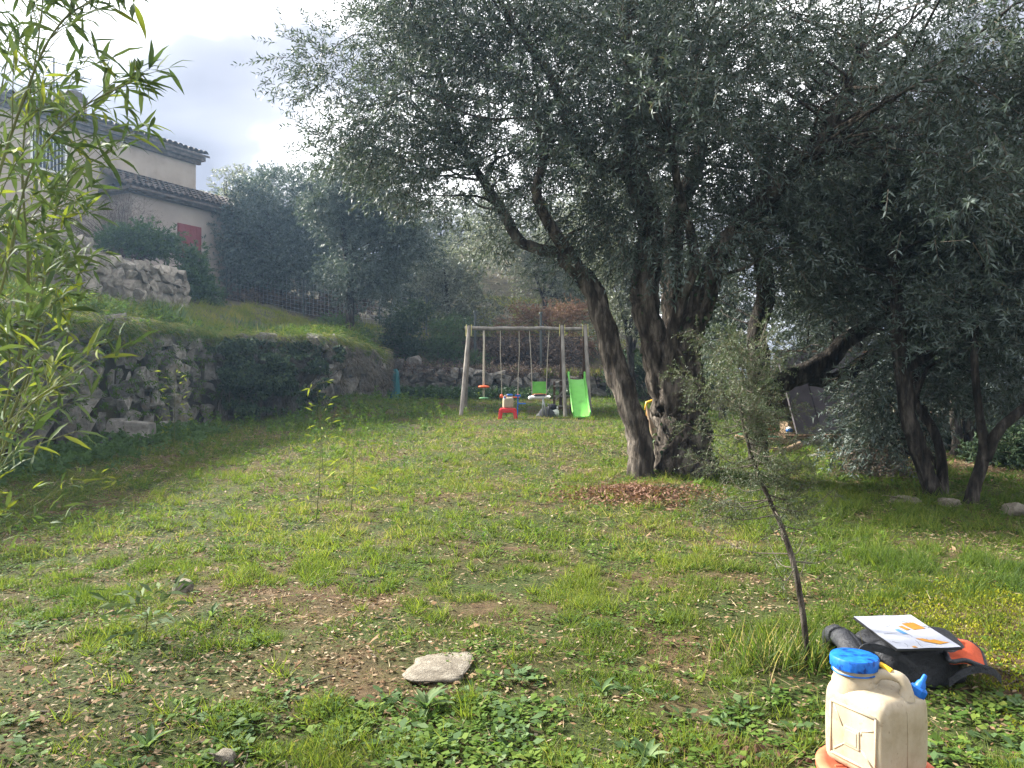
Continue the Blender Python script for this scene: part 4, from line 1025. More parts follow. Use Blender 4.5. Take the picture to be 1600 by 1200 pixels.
# ================================================================== PLAY EQUIPMENT
def sub(o, *p): return tuple(np.array(p[0] if len(p) == 1 else p, float) - o)
SD = 21.0
bz = PX(0, 513, SD)[2]
swing = empty('swing_set', (0.0, SD, Gs(0, SD))); so = np.array(swing.location)
tag(swing, 'weathered round-timber swing frame with three pairs of splayed legs', 'swing set')
xA, xB, xC = (733 - 800) / FPX * SD, (878 - 800) / FPX * SD, (914 - 800) / FPX * SD
P = np.linspace([xA - 0.12, SD, bz], [xC + 0.1, SD, bz - 0.02], 14); P[:, 2] += rng.normal(size=14) * 0.006
V, F = tube_np(P, 0.054, 10, lump=0.06); objw('beam', V, F, M['wood_grey'], swing, smooth=True)
for x, dx in ((xA, -0.17), (xB, 0.03), (xC, 0.05)):
    for sgn, dy, mt, rr in ((1, -1.0, 'wood_grey', 0.05), (-1, 1.05, 'wood_grey' if x == xA else 'wood_brown', 0.046)):
        fx, fy = x + dx + (0.0 if sgn > 0 else 0.0), SD + dy
        top = np.array([x, SD + (-0.05 if sgn > 0 else 0.07), bz + 0.06]); foot = np.array([fx, fy, Gs(fx, fy) - 0.15])
        P = np.linspace(foot, top, 12); V, F = tube_np(P, np.linspace(rr * 1.05, rr * 0.95, 12), 9, lump=0.06, seed=int(fy * 3)); objw('leg', V, F, M[mt], swing, smooth=True)
    b = MB()
    for k in (-1, 1):
        b.tube([sub(so, x + k * 0.07, SD - 0.07, bz + 0.10), sub(so, x + k * 0.07 + dx * 0.05, SD - 0.12, bz - 0.22)], 0.012, 5)
    b.build('lashing_strap', M['yellow_strap'], swing)
# double-disc rope swing
x1 = (756 - 800) / FPX * SD
r1 = empty('disc_swing', (x1, SD, bz - 0.06)); tag(r1, 'thick rope with an orange disc above a green disc on the left of the frame', 'swing')
MB().tube([(0, 0, 0.0), (0.004, 0, -0.6), (-0.003, 0, -1.3), (0, 0, PX(0, 624, SD)[2] - bz + 0.06)], 0.028, 8).build('rope', M['rope'], r1, smooth=True)
MB().lathe([(0.02, -0.03), (0.12, -0.035), (0.155, -0.015), (0.15, 0.012), (0.10, 0.03), (0.03, 0.035)], c=(0, 0, PX(0, 604, SD)[2] - bz + 0.06), n=20).build('orange_disc', M['orange'], r1, smooth=True)
MB().lathe([(0.02, -0.02), (0.11, -0.022), (0.13, 0.0), (0.11, 0.018), (0.03, 0.02)], c=(0, 0, PX(0, 622, SD)[2] - bz + 0.06), n=20).build('green_disc', M['green_dull'], r1, smooth=True)
# flat seat swing
xa, xb = (782 - 800) / FPX * SD, (811 - 800) / FPX * SD
r2 = empty('seat_swing', ((xa + xb) / 2, SD, bz - 0.06)); tag(r2, 'orange seat swing on two thin ropes in the middle of the frame', 'swing')
hz = PX(0, 619, SD)[2] - bz + 0.06; hw = (xb - xa) / 2
for k in (-1, 1):
    MB().tube([(k * hw, 0, 0), (k * hw * 1.02, 0.01, hz * 0.35), (k * hw * 0.9, 0, hz * 0.7), (k * hw * 0.86, 0, hz)], 0.012, 6).build('rope', M['rope'], r2)
    MB().lathe([(0.0, -0.05), (0.045, -0.05), (0.05, 0.0), (0.03, 0.05), (0.0, 0.055)], c=(k * hw * 0.9, 0, hz), n=10).build('rope_end', M['orange'], r2, smooth=True)
MB().box((0, 0, hz - 0.03), (hw * 1.75, 0.2, 0.035)).build('seat', M['orange'], r2, bevel=0.01)
# bucket swing
xa, xb = (829 - 800) / FPX * SD, (856 - 800) / FPX * SD
r3 = empty('bucket_swing', ((xa + xb) / 2, SD, bz - 0.06)); tag(r3, 'bright green toddler bucket swing with orange bar, hung beside the middle legs', 'swing')
hz0 = PX(0, 598, SD)[2] - bz + 0.06; hz1 = PX(0, 622, SD)[2] - bz + 0.06; hw = (xb - xa) / 2 * 0.84
for k in (-1, 1):
    MB().tube([(k * hw * 1.35, 0, 0), (k * hw * 1.15, 0.0, hz0 * 0.5), (k * hw * 1.0, 0, hz0), (k * hw, -0.02, hz1 + 0.1)], 0.013, 6).build('rope', M['rope'], r3)
rings = []
for z, dd, w in ((hz0 + 0.03, 0.14, 0.93), (hz0 - 0.12, 0.15, 1.0), (hz1 + 0.12, 0.15, 1.0), (hz1 + 0.03, 0.12, 0.95)):
    rings.append([(-hw * w, dd + 0.03, z), (-hw * w, dd - 0.03, z), (-hw * w * 0.8, dd - 0.012, z), (hw * w * 0.8, dd - 0.012, z), (hw * w, dd - 0.03, z), (hw * w, dd + 0.03, z)])
MB().loops(rings).build('backrest', M['green'], r3, bevel=0.006)
MB().box((0, 0.0, hz1 + 0.01), (hw * 2, 0.30, 0.04)).build('seat', M['green'], r3, bevel=0.012)
MB().tube([(-hw, 0.05, hz1 + 0.05), (-hw * 0.8, -0.14, hz1 + 0.09), (0, -0.18, hz1 + 0.10), (hw * 0.8, -0.14, hz1 + 0.09), (hw, 0.05, hz1 + 0.05)], 0.028, 8).tube([(0, -0.18, hz1 + 0.1), (0, -0.15, hz1)], 0.025, 8).build('safety_bar', M['orange'], r3, smooth=True)
# slide tower
zt = PX(0, 593, 20.7)[2]
tx = (902 - 800) / FPX * 20.7
sl = empty('slide', (tx, 20.9, Gs(tx, 20.9))); lo = np.array(sl.location)
tag(sl, 'bright green plastic slide with a small wooden platform under the frame', 'slide')
bot = np.array([(909 - 800) / FPX * 19.15, 19.15, Gs(1.75, 19.15) + 0.06]); top = np.array([(901 - 800) / FPX * 20.75, 20.75, zt])
prof = [(-0.235, 0.10), (-0.215, 0.12), (-0.195, 0.10), (-0.18, 0.015), (-0.1, 0.0), (0.1, 0.0), (0.18, 0.015), (0.195, 0.10), (0.215, 0.12), (0.235, 0.10), (0.20, -0.03), (-0.20, -0.03)]
rings = []
for f in np.linspace(0, 1, 13):
    c = top + (bot - top) * f
    c[2] = top[2] + (bot[2] - top[2]) * (f * 1.08 - 0.08 * f ** 4) + 0.03 * math.sin(f * math.pi * 2)
    if f > 0.9: c[2] = max(c[2], bot[2])
    lift = 0.06 if f == 0 else 0
    rings.append([sub(lo, c[0] + a, c[1], c[2] + h + (lift if h > 0.05 else 0)) for a, h in prof])
MB().loops(rings).build('chute', M['green'], sl, smooth=True, auto=40)
for k in (-1, 1):
    MB().tube([sub(lo, top[0] + k * 0.215, top[1] - 0.02, zt + 0.06), sub(lo, top[0] + k * 0.215, top[1] + 0.03, zt + 0.19), sub(lo, top[0] + k * 0.215, top[1] + 0.10, zt + 0.10)], 0.03, 7).build('handle', M['green'], sl, smooth=True)
for k in range(4):
    MB().box(sub(lo, tx - 0.2, 20.85 + k * 0.15, zt - 0.02), (0.75, 0.14, 0.03)).build('plank', M['wood_grey'], sl, bevel=0.004)
for k in range(3):
    zz = Gs(tx, 21) + 0.2 + k * 0.27
    MB().tube([sub(lo, tx - 0.62, 20.9, zz), sub(lo, tx - 0.16, 20.9, zz)], 0.022, 6).build('rung', M['wood_grey'], sl)
for k in (-0.6, -0.15, 0.16):
    MB().box(sub(lo, tx + k, 21.0, (zt + Gs(tx, 21)) / 2 - 0.05), (0.06, 0.06, zt - Gs(tx, 21))).build('support', M['wood_brown'], sl)
MB().box(sub(lo, tx - 0.38, 20.86, Gs(tx, 21) + 0.6), (0.04, 0.03, 0.62), M=Matrix.Rotation(R(40), 3, 'Y')).build('brace', M['wood_grey'], sl)
# red stool and jerrycan below the swing
def round_rect(hx, hy, r, n=5):
    pts = []
    for cx, cy, a0 in ((hx - r, hy - r, 0), (-hx + r, hy - r, 90), (-hx + r, -hy + r, 180), (hx - r, -hy + r, 270)):
        for i in range(n):
            a = R(a0 + 90 * i / (n - 1)); pts.append((cx + r * math.cos(a), cy + r * math.sin(a)))
    return pts
def jerrycan(label, loc, rz, k=1.0, detail=True):
    root = empty('jerrycan', loc, rz); tag(root, label, 'jerrycan', 'cream jerrycans with blue caps')
    root.scale = (k, k, k)
    L, W = 0.25, 0.25
    rings = []
    def ring(z, ins, sh=0.0, rr=0.035):
        return [(x + L / 2, y, z + sh * max(0, (x + L / 2) - 0.1) / L) for x, y in round_rect(L / 2 - ins, W / 2 - ins, max(0.008, rr - ins * 0.4))]
    for z, ins, sh in ((0.0, 0.03, 0), (0.003, 0.014, 0), (0.014, 0.003, 0), (0.03, 0, 0), (0.12, -0.002, 0), (0.205, 0, 0), (0.225, 0.003, 0.01), (0.24, 0.012, 0.02), (0.249, 0.028, 0.03), (0.253, 0.05, 0.04)):
        rings.append(ring(z, ins, sh))
    MB().loops(rings).build('body', M['cream'], root, smooth=True, auto=60, sub=1 if detail else 0)
    # mouth, ridge ring, blue lid
    cx, cy0 = 0.175, 0.045
    MB().lathe([(0.076, -0.03), (0.075, 0.0), (0.069, 0.012), (0.069, 0.024), (0.073, 0.027), (0.073, 0.031), (0.069, 0.034), (0.069, 0.07)], c=(cx, cy0, 0.262), n=32).build('mouth', M['cream'], root, smooth=True, auto=50)
    MB().lathe([(0.0745, 0.0), (0.0755, 0.002), (0.0745, 0.004)], c=(cx, cy0, 0.2905), n=32).build('seal_ring', M['blue'], root, smooth=True)
    prof = [(0.073, 0.0), (0.079, 0.002), (0.080, 0.030), (0.077, 0.036), (0.06, 0.039), (0.0, 0.040)]
    V = []; n = 72
    b = MB(); rings = []
    for r_, z in prof[:-1]:
        rings.append([(cx + (r_ + (0.0014 if (i % 3 == 0 and 0.0 < z < 0.034) else 0)) * math.cos(2 * math.pi * i / n), (r_ + (0.0014 if (i % 3 == 0 and 0.0 < z < 0.034) else 0)) * math.sin(2 * math.pi * i / n) + cy0, 0.305 + z) for i in range(n)])
    b.loops(rings); b.build('lid', M['blue'], root, smooth=True, auto=35)
    # carrying handle bridging mouth and front
    H_ = [(0.03, -0.03, 0.236), (0.03, -0.03, 0.272), (0.042, -0.022, 0.296), (0.07, -0.005, 0.303), (0.10, 0.01, 0.297), (0.12, 0.02, 0.28)]
    P = catmull(H_, 16); V, F = tube_np(P, np.interp(np.linspace(0, 1, 16), [0, 0.2, 0.8, 1], [0.03, 0.019, 0.017, 0.022]), 12)
    bb = MB().add(V, F); bb.build('handle', M['cream'], root, smooth=True)
    # small blue spout cap with nut and yellow tab
    sp = MB()
    ax = Vector((-0.25, -0.35, 0.9)).normalized(); qm = ax.to_track_quat('Z', 'Y').to_matrix()
    def lathe_ax(prof, org, n=14, nut=0):
        rings = []
        for r_, z in prof:
            rings.append([tuple(qm @ Vector(((r_ + (nut if i % 2 else 0)) * math.cos(2 * math.pi * i / n), (r_ + (nut if i % 2 else 0)) * math.sin(2 * math.pi * i / n), z)) + Vector(org)) for i in range(n)])
        return rings
    og = (0.035, -0.085, 0.232)
    MB().loops(lathe_ax([(0.021, -0.02), (0.021, 0.012)], og)).build('spout_neck', M['cream'], root, smooth=True, auto=40)
    MB().loops(lathe_ax([(0.025, 0.008), (0.026, 0.03), (0.022, 0.036)], og, nut=0.003)).build('spout_nut', M['blue'], root)
    MB().loops(lathe_ax([(0.019, 0.034), (0.015, 0.05), (0.009, 0.058), (0.007, 0.076), (0.004, 0.079)], og)).build('spout_tip', M['blue'], root, smooth=True, auto=40)
    MB().box((0.085, 0.0, 0.322), (0.05, 0.016, 0.012), M=Matrix.Rotation(R(-12), 3, 'Y')).build('yellow_tab', M['yellow'], root, bevel=0.004)
    if detail:
        MB().tube([(-0.0005, 0.004, 0.02), (-0.0025, 0.004, 0.12), (-0.0005, 0.004, 0.205), (0.012, 0.004, 0.24)], 0.0016, 5).build('mould_seam', M['cream'], root, smooth=True)
        # moulded relief on the broad side (local +y faces the camera's left)
        yb = W / 2 - 0.0005
        b = MB()
        for (x0, z0, x1, z1) in ((0.035, 0.035, 0.25, 0.035), (0.25, 0.035, 0.25, 0.20), (0.25, 0.20, 0.035, 0.20), (0.035, 0.20, 0.035, 0.035)):
            b.tube([(x0 * 0.83, yb, z0), (x1 * 0.83, yb, z1)], 0.0045, 6)
        for (x0, z0, x1, z1) in ((0.235, 0.19, 0.19, 0.135), (0.05, 0.05, 0.10, 0.085), (0.10, 0.145, 0.045, 0.16), (0.185, 0.08, 0.235, 0.05), (0.10, 0.145, 0.10, 0.13), (0.10, 0.085, 0.185, 0.08)):
            b.tube([(x0 * 0.83, yb, z0), (x1 * 0.83, yb, z1)], 0.0035, 6)
        b.build('moulded_ribs', M['cream'], root, smooth=True)
        MB().box((0.12, yb + 0.001, 0.11), (0.062, 0.009, 0.062)).build('raised_square', M['cream'], root, bevel=0.004)
        MB().box((0.12, yb + 0.0062, 0.11), (0.044, 0.003, 0.044)).build('label_field', M['cream'], root, bevel=0.0015)
    return root
rx, ry = (793.5 - 800) / FPX * 19.2, 19.2
rs = empty('red_stool', (rx, ry, Gs(rx, ry))); tag(rs, 'small red plastic step stool on the lawn under the far jerrycan', 'stool')
MB().loops([[(x, y, 0.225) for x, y in round_rect(0.20, 0.14, 0.04)], [(x, y, 0.262) for x, y in round_rect(0.195, 0.135, 0.04)], [(x, y, 0.27) for x, y in round_rect(0.18, 0.12, 0.03)]]).build('top', M['red'], rs, smooth=True, auto=40)
for kx in (-1, 1):
    for ky in (-1, 1):
        cx, cy = kx * 0.165, ky * 0.11
        MB().loops([[(cx * 1.22 + x, cy * 1.2 + y, -0.03) for x, y in round_rect(0.045, 0.035, 0.01, 3)], [(cx + x, cy + y, 0.23) for x, y in round_rect(0.05, 0.04, 0.01, 3)]]).build('leg', M['red'], rs, smooth=True, auto=40)
MB().box((0, -0.135, 0.19), (0.26, 0.012, 0.06)).build('apron', M['red'], rs, bevel=0.004)
jerrycan('far cream jerrycan standing on the red stool near the swings', (rx - 0.12, ry + 0.02, Gs(rx, ry) + 0.272), R(8), 1.0, detail=False)
# small toy bike, soft toy, dark cloth
bx_, by_ = (845 - 800) / FPX * 19.6, 19.6; bzz = Gs(bx_, by_)
tb = empty('toy_bike', (bx_, by_, bzz)); tag(tb, 'small white and black toy bike with a thin grey fork below the bucket swing', 'toy bike')
MB().tube([(-0.25, 0, 0.50), (-0.1, 0, 0.505), (0.1, 0, 0.51), (0.22, 0.0, 0.50)], 0.045, 8).build('frame', M['white'], tb, smooth=True)
MB().loops([[(x - 0.03, y, 0.545) for x, y in round_rect(0.16, 0.06, 0.05)], [(x - 0.03, y, 0.585) for x, y in round_rect(0.14, 0.05, 0.045)]]).build('saddle', M['black'], tb, smooth=True)
MB().tube([(-0.26, -0.1, 0.49), (-0.27, 0.1, 0.49)], 0.05, 8).build('white_grip', M['white'], tb, smooth=True)
for k in (-1, 1):
    MB().tube([(0.06, 0.03 * k, 0.5), (0.07 + 0.03 * k, 0.05 * k, 0.28), (0.10 + 0.06 * k, 0.06 * k, 0.0)], 0.018, 7).build('fork', M['metal'], tb, smooth=True)
wh = MB()
Pw = [(0.20 + 0.0 * a, 0.09 + 0.13 * math.cos(a), 0.17 + 0.16 * math.sin(a)) for a in np.linspace(0, 2 * math.pi, 22)]
wh.tube(Pw, 0.022, 6, cap=False); wh.build('wheel', M['black'], tb, smooth=True)
MB().tube([(0.16, 0, 0.53), (0.24, -0.14, 0.52)], 0.02, 6).tube([(0.16, 0, 0.53), (0.24, 0.14, 0.52)], 0.02, 6).build('handlebar', M['white'], tb)
px_, py_ = (866 - 800) / FPX * 20.0, 20.0
pg = empty('soft_toy', (px_, py_, Gs(px_, py_))); tag(pg, 'round black and white soft toy lying on the grass beside the middle swing leg', 'toy')
MB().lathe([(0.0, -0.01), (0.07, 0.0), (0.12, 0.05), (0.13, 0.11), (0.11, 0.18), (0.07, 0.22), (0.0, 0.24)], n=16).build('belly', M['white'], pg, smooth=True)
MB().lathe([(0.0, 0.0), (0.10, 0.01), (0.125, 0.06), (0.11, 0.13), (0.06, 0.165), (0.0, 0.175)], c=(-0.04, 0.0, 0.17), n=16).build('head', M['penguin_black'], pg, smooth=True)
MB().lathe([(0.035, 0), (0.03, 0.03), (0.0, 0.06)], c=(0.07, -0.05, 0.22), n=8).build('muzzle', M['white'], pg, smooth=True)
cx_, cy_ = (853 - 800) / FPX * 19.9, 19.9
b = MB(); rings = []
for f in np.linspace(0, 1, 7):
    w = 0.30 * math.sqrt(max(0.02, 1 - f ** 1.6)); rings.append([(math.cos(a) * w * (1 + 0.25 * math.sin(3 * a + f * 4)) * 0.8, math.sin(a) * w * 0.6, -0.02 + 0.26 * f + 0.02 * math.sin(5 * a)) for a in np.linspace(0, 2 * math.pi, 15)[:-1]])
o = b.loops(rings).build('cloth_heap', M['grey_cloth'], smooth=True); o.location = (cx_, cy_, Gs(cx_, cy_)); tag(o, 'dark grey crumpled cloth heap behind the toy bike', 'cloth')
bl = empty('blue_toy', ((808 - 800) / FPX * 19.4, 19.45, Gs(0.13, 19.4))); tag(bl, 'small blue plastic toy spade leaning beside the red stool', 'toy')
MB().tube([(0.0, 0, 0.0), (0.02, 0, 0.35)], 0.016, 6).build('shaft', M['blue'], bl); MB().box((0.12, 0, 0.36), (0.2, 0.1, 0.03)).build('blade', M['blue'], bl, bevel=0.01); MB().box((0.02, 0, 0.56), (0.14, 0.03, 0.05)).box((0.02, 0, 0.46), (0.03, 0.03, 0.2)).build('grip', M['blue'], bl, bevel=0.006)
# blue and yellow toddler toy behind the big olive
yx, yy = (1012 - 800) / FPX * 14.2, 14.2; yz = Gs(yx, yy)
yt = empty('toddler_slide', (yx, yy, yz)); tag(yt, 'low orange-yellow and blue toddler slide partly hidden behind the big olive trunk', 'toy')
rings = []
for f in np.linspace(0, 1, 7):
    rings.append([(0.12 + a, 0.1 - 0.6 * f, 0.62 - 0.55 * f + h) for a, h in ((-0.14, 0.07), (-0.12, 0.07), (-0.11, 0.0), (0.11, 0.0), (0.12, 0.07), (0.14, 0.07), (0.13, -0.02), (-0.13, -0.02))])
MB().loops(rings).build('chute', M['plank'], yt)
MB().tube([(-0.02, 0.12, 0.60), (0.0, 0.12, 0.74), (0.12, 0.12, 0.78), (0.24, 0.12, 0.74), (0.26, 0.12, 0.60)], 0.025, 7).build('grab_rail', M['yellow'], yt, smooth=True)
MB().box((-0.22, 0, 0.20), (0.2, 0.18, 0.04)).box((-0.29, 0, 0.08), (0.04, 0.16, 0.2)).build('step', M['blue'], yt, bevel=0.008)
MB().box((0.02, 0.14, 0.3), (0.05, 0.05, 0.62)).box((0.22, 0.14, 0.3), (0.05, 0.05, 0.62)).build('frame', M['ink_orange'], yt, bevel=0.01)

# ================================================================== HUT
hc = PX(1241, 679, 13.3)
hang = math.atan2(0.24, 0.97)
hut = empty('playhouse', tuple(hc), hang); tag(hut, 'grey A-frame play hut on blocks with a dark triangular opening', 'hut')
HL, HW, HH = 1.9, 1.15, 1.42
def slab(p0, p1, p2, p3, th, n):
    n = np.array(n); return MB().hexa([p0, p1, p2, p3, *(np.array(q) + n * th for q in (p0, p1, p2, p3))])
for i in range(4):
    a, b = HL * i / 4 + 0.004, HL * (i + 1) / 4 - 0.004
    slab((a, -0.05, 0), (b, -0.05, 0), (b, HW / 2, HH), (a, HW / 2, HH), 0.04 + 0.006 * (i % 2), (0, -0.9, 0.35)).build('side_panel', M['hut'], hut)
    slab((a, HW + 0.05, 0), (b, HW + 0.05, 0), (b, HW / 2, HH), (a, HW / 2, HH), 0.04 + 0.006 * (i % 2), (0, 0.9, 0.35)).build('side_panel', M['hut'], hut)
MB().add([(HL - 0.03, 0, 0), (HL - 0.03, HW, 0), (HL - 0.03, HW / 2, HH), (HL, 0, 0), (HL, HW, 0), (HL, HW / 2, HH)], [(0, 1, 2), (5, 4, 3), (0, 3, 4, 1), (1, 4, 5, 2), (2, 5, 3, 0)]).build('back_panel', M['black'], hut)
MB().box((HL / 2 - 0.1, HW / 2, -0.04), (HL + 0.2, HW + 0.1, 0.06)).build('floor', M['wood_brown'], hut)
MB().tube([(-0.1, HW / 2, HH + 0.03), (HL + 0.1, HW / 2, HH + 0.03)], 0.035, 6).build('ridge_pole', M['wood_brown'], hut)
for k in range(3):
    MB().box((-0.28, 0.18 + k * 0.36, -0.075), (0.5, 0.33, 0.035)).build('deck_plank', M['plank'], hut, bevel=0.005)
MB().box((-0.28, 0.5, -0.045), (0.46, 0.95, 0.02)).build('carpet', M['carpet'], hut)
MB().box((-0.30, -0.02, -0.10), (0.62, 0.05, 0.10)).build('edge_board', M['plank'], hut, bevel=0.006)
for k in range(4):
    MB().box((0.12 + 0.42 * k, 0.05 + 0.02 * (k % 2), -0.19), (0.36, 0.24, 0.20)).build('block', M['stone'], hut, bevel=0.012)
for nm, lab, mt, loc, sz in (('toy_crate', 'small wooden toy crate inside the hut opening', 'plank', (0.25, 0.45, 0.0), (0.3, 0.25, 0.2)), ('toy_car', 'small red toy in the hut opening, left of the crate', 'red', (0.02, 0.80, 0.0), (0.14, 0.1, 0.1)), ('toy_ball', 'small blue-grey toy in the hut opening, right of the crate', 'blue', (0.05, 0.22, 0.0), (0.12, 0.12, 0.1))):
    wl = Matrix.Rotation(hang, 3, 'Z') @ Vector(loc) + Vector(hc)
    t_ = empty(nm, tuple(wl), hang); tag(t_, lab, 'toy')
    if nm == 'toy_crate':
        for q in range(3): MB().box((0, -sz[1] / 2, 0.03 + q * 0.065), (sz[0], 0.012, 0.05)).build('slat', M[mt], t_)
        MB().box((-sz[0] / 2, 0, 0.1), (0.014, sz[1], 0.2)).box((sz[0] / 2, 0, 0.1), (0.014, sz[1], 0.2)).box((0, sz[1] / 2, 0.1), (sz[0], 0.012, 0.2)).build('frame', M[mt], t_)
    elif nm == 'toy_car':
        MB().box((0, 0, 0.05), (0.2, 0.1, 0.05)).box((-0.01, 0, 0.09), (0.1, 0.09, 0.05)).build('body', M[mt], t_, bevel=0.01)
        for q in (-0.06, 0.06): MB().tube([(q, -0.055, 0.025), (q, 0.055, 0.025)], 0.025, 10).build('wheel', M['black'], t_)
    else:
        MB().lathe([(0.0, 0.0), (0.045, 0.01), (0.065, 0.06), (0.045, 0.11), (0.0, 0.125)], n=14).build('ball', M['white'], t_, smooth=True)
        MB().lathe([(0.055, 0.03), (0.068, 0.06), (0.055, 0.09)], n=14).build('stripe', M['blue'], t_, smooth=True)
lg = PX(1228, 704, 12.4)
V, F = tube_np(catmull([lg + np.array([-0.32, 0, -0.02]), lg, lg + np.array([0.3, 0.2, 0.08])], 10), np.linspace(0.07, 0.055, 10), 9, lump=0.15)
o = objw('log', V, F, M['plank'], smooth=True, origin=tuple(lg)); tag(o, 'pale split log on the grass before the hut deck', 'log')

# ================================================================== FOREGROUND THINGS
a_ = math.atan2(0.89, -0.45)
jx, jy = 1.369, 2.676
jerrycan('near cream plastic jerrycan with blue lid and spout at the lower right', (jx, jy, 0.078), a_).scale = (1.04, 1.02, 1.13)
os_ = empty('orange_stool', (1.313, 2.787, Gs(1.313, 2.787))); tag(os_, 'round faded-orange plastic stool under the near jerrycan, cut by the frame', 'stool')
g0 = os_.location.z; tz = 0.080 - g0
MB().lathe([(0.19, tz - 0.035), (0.205, tz - 0.03), (0.207, tz - 0.010), (0.198, tz - 0.002), (0.185, tz), (0.17, tz - 0.002), (0.165, tz - 0.006), (0.0, tz - 0.006)], n=40).build('top', M['stool_orange'], os_, smooth=True, auto=40)
for k in range(10):
    a = 2 * math.pi * k / 10
    MB().tube([(math.cos(a) * 0.10, math.sin(a) * 0.10, tz - 0.006), (math.cos(a) * 0.15, math.sin(a) * 0.15, tz - 0.006)], 0.006, 6).build('rib', M['stool_orange'], os_)
for k in range(4):
    a = math.pi / 4 + math.pi / 2 * k
    MB().loops([[(math.cos(a) * 0.18 + x, math.sin(a) * 0.18 + y, -0.05) for x, y in round_rect(0.03, 0.03, 0.01, 3)], [(math.cos(a) * 0.16 + x, math.sin(a) * 0.16 + y, tz - 0.02) for x, y in round_rect(0.033, 0.033, 0.01, 3)]]).build('leg', M['stool_orange'], os_, smooth=True, auto=40)
# backpack
bp = empty('backpack', (1.92, 3.80, Gs(1.92, 3.80))); tag(bp, 'navy backpack lying open on the grass with orange lining', 'backpack')
b0 = np.array(bp.location)
bp.scale = (1.0, 0.95, 1.0)
rings = []
for z, k, sh in ((-0.02, 0.92, 0), (0.03, 1.0, 0), (0.09, 1.0, 0.01), (0.14, 0.93, 0.02), (0.18, 0.80, 0.02), (0.20, 0.55, 0.02), (0.205, 0.2, 0.02)):
    ring = []
    for i in range(36):
        a = 2 * math.pi * i / 36
        ca, sa = math.cos(a), math.sin(a)
        ex = np.sign(ca) * abs(ca) ** 0.7 * 0.27; ey = np.sign(sa) * abs(sa) ** 0.7 * 0.22
        wv = 1 + 0.06 * math.sin(7 * a + z * 34) + 0.045 * math.sin(11 * a - z * 60) - (0.06 if 0.05 < z < 0.1 else 0)
        ring.append((ex * k * wv + sh, ey * k * wv, z + 0.012 * math.sin(5 * a + z * 9) + 0.015 * ca * (z > 0.1)))
    rings.append(ring)
MB().loops(rings).build('body', M['navy_cloth'], bp, smooth=True, sub=1)
# rolled back padding at the left end, side pocket folds
bk = MB()
for rr, dx in ((0.085, 0.0), (0.06, 0.035)):
    P = catmull([(-0.27 + dx, -0.24, 0.03), (-0.31 + dx, -0.18, 0.13), (-0.30 + dx, 0.0, 0.17), (-0.29 + dx, 0.16, 0.14), (-0.26 + dx, 0.22, 0.04)], 16)
    V, F = tube_np(P, rr * 0.55, 10, lump=0.1); bk.add(V, F)
bk.build('padded_edge', M['navy_cloth'], bp, smooth=True)
for k, pp in enumerate(([(-0.24, -0.27, 0.02), (-0.32, -0.22, 0.12), (-0.27, -0.2, 0.19), (-0.15, -0.23, 0.17), (-0.05, -0.27, 0.10)], [(0.08, -0.27, 0.05), (0.14, -0.28, 0.10), (0.22, -0.27, 0.115), (0.30, -0.24, 0.09), (0.36, -0.20, 0.04)])):
    P = catmull(pp, 18); V = []; F = []
    for i, q in enumerate(P): V += [(q[0], q[1] - 0.004, q[2] - 0.018), (q[0], q[1] + 0.004, q[2] - 0.018), (q[0], q[1] + 0.006, q[2] + 0.018), (q[0], q[1] - 0.002, q[2] + 0.018)]
    rings = [V[i * 4:i * 4 + 4] for i in range(18)]
    MB().loops(rings).build('strap', M['navy_cloth'], bp, smooth=True, auto=50)
# orange lining flap: curved padded sheet
A, B, C_, D_ = PX(1455, 978, 3.98), PX(1530, 1004, 3.84), PX(1540, 1031, 3.56), PX(1484, 1024, 3.52)
bsc = np.array([1.0, 0.95, 1.0])
rt = []; rb = []
n = 9
top_, bot_ = [], []
for i in range(n):
    for j in range(n):
        u, v = i / (n - 1), j / (n - 1)
        p = (A * (1 - u) + B * u) * (1 - v) + (D_ * (1 - u) + C_ * u) * v
        p = p + np.array([0, 0, -0.012 + 0.022 * math.sin(math.pi * v) * u + 0.006 * math.sin(9 * u + 4 * v)])
        if u > 0.8: p[2] -= 0.02 * (u - 0.8) * 5
        top_.append(tuple((p - b0) / bsc)); bot_.append(tuple((p - b0 - np.array([0, 0, 0.022])) / bsc))
V = top_ + bot_; F = []; nn = n * n
for i in range(n - 1):
    for j in range(n - 1):
        a = i * n + j; F += [(a, a + 1, a + n + 1, a + n), (nn + a, nn + a + n, nn + a + n + 1, nn + a + 1)]
edge = [i for i in range(n)] + [i * n + n - 1 for i in range(1, n)] + [(n - 1) * n + j for j in range(n - 2, -1, -1)] + [i * n for i in range(n - 2, 0, -1)]
for a, b in zip(edge, edge[1:] + edge[:1]): F.append((a, b, nn + b, nn + a))
MB().add(V, F).build('orange_flap', M['orange_cloth'], bp, smooth=True, auto=60)
rim = [np.array(top_[i]) + np.array([0, 0, -0.008]) for i in edge]
MB().tube(catmull(rim + [rim[0]], 60), 0.011, 7, cap=False).build('zip_edge', M['navy_cloth'], bp, smooth=True)
# map on a board, resting on the backpack
pc = np.array([1.90, 3.75, 0.252])
mp_ = empty('map_board', tuple(pc), R(2)); tag(mp_, 'white printed map sheet on a thin board lying on the backpack', 'map')
mp_.rotation_euler = (R(3), R(-1), R(2))
MB().box((0, 0, -0.006), (0.305, 0.425, 0.008)).build('board', M['black'], mp_, bevel=0.002)
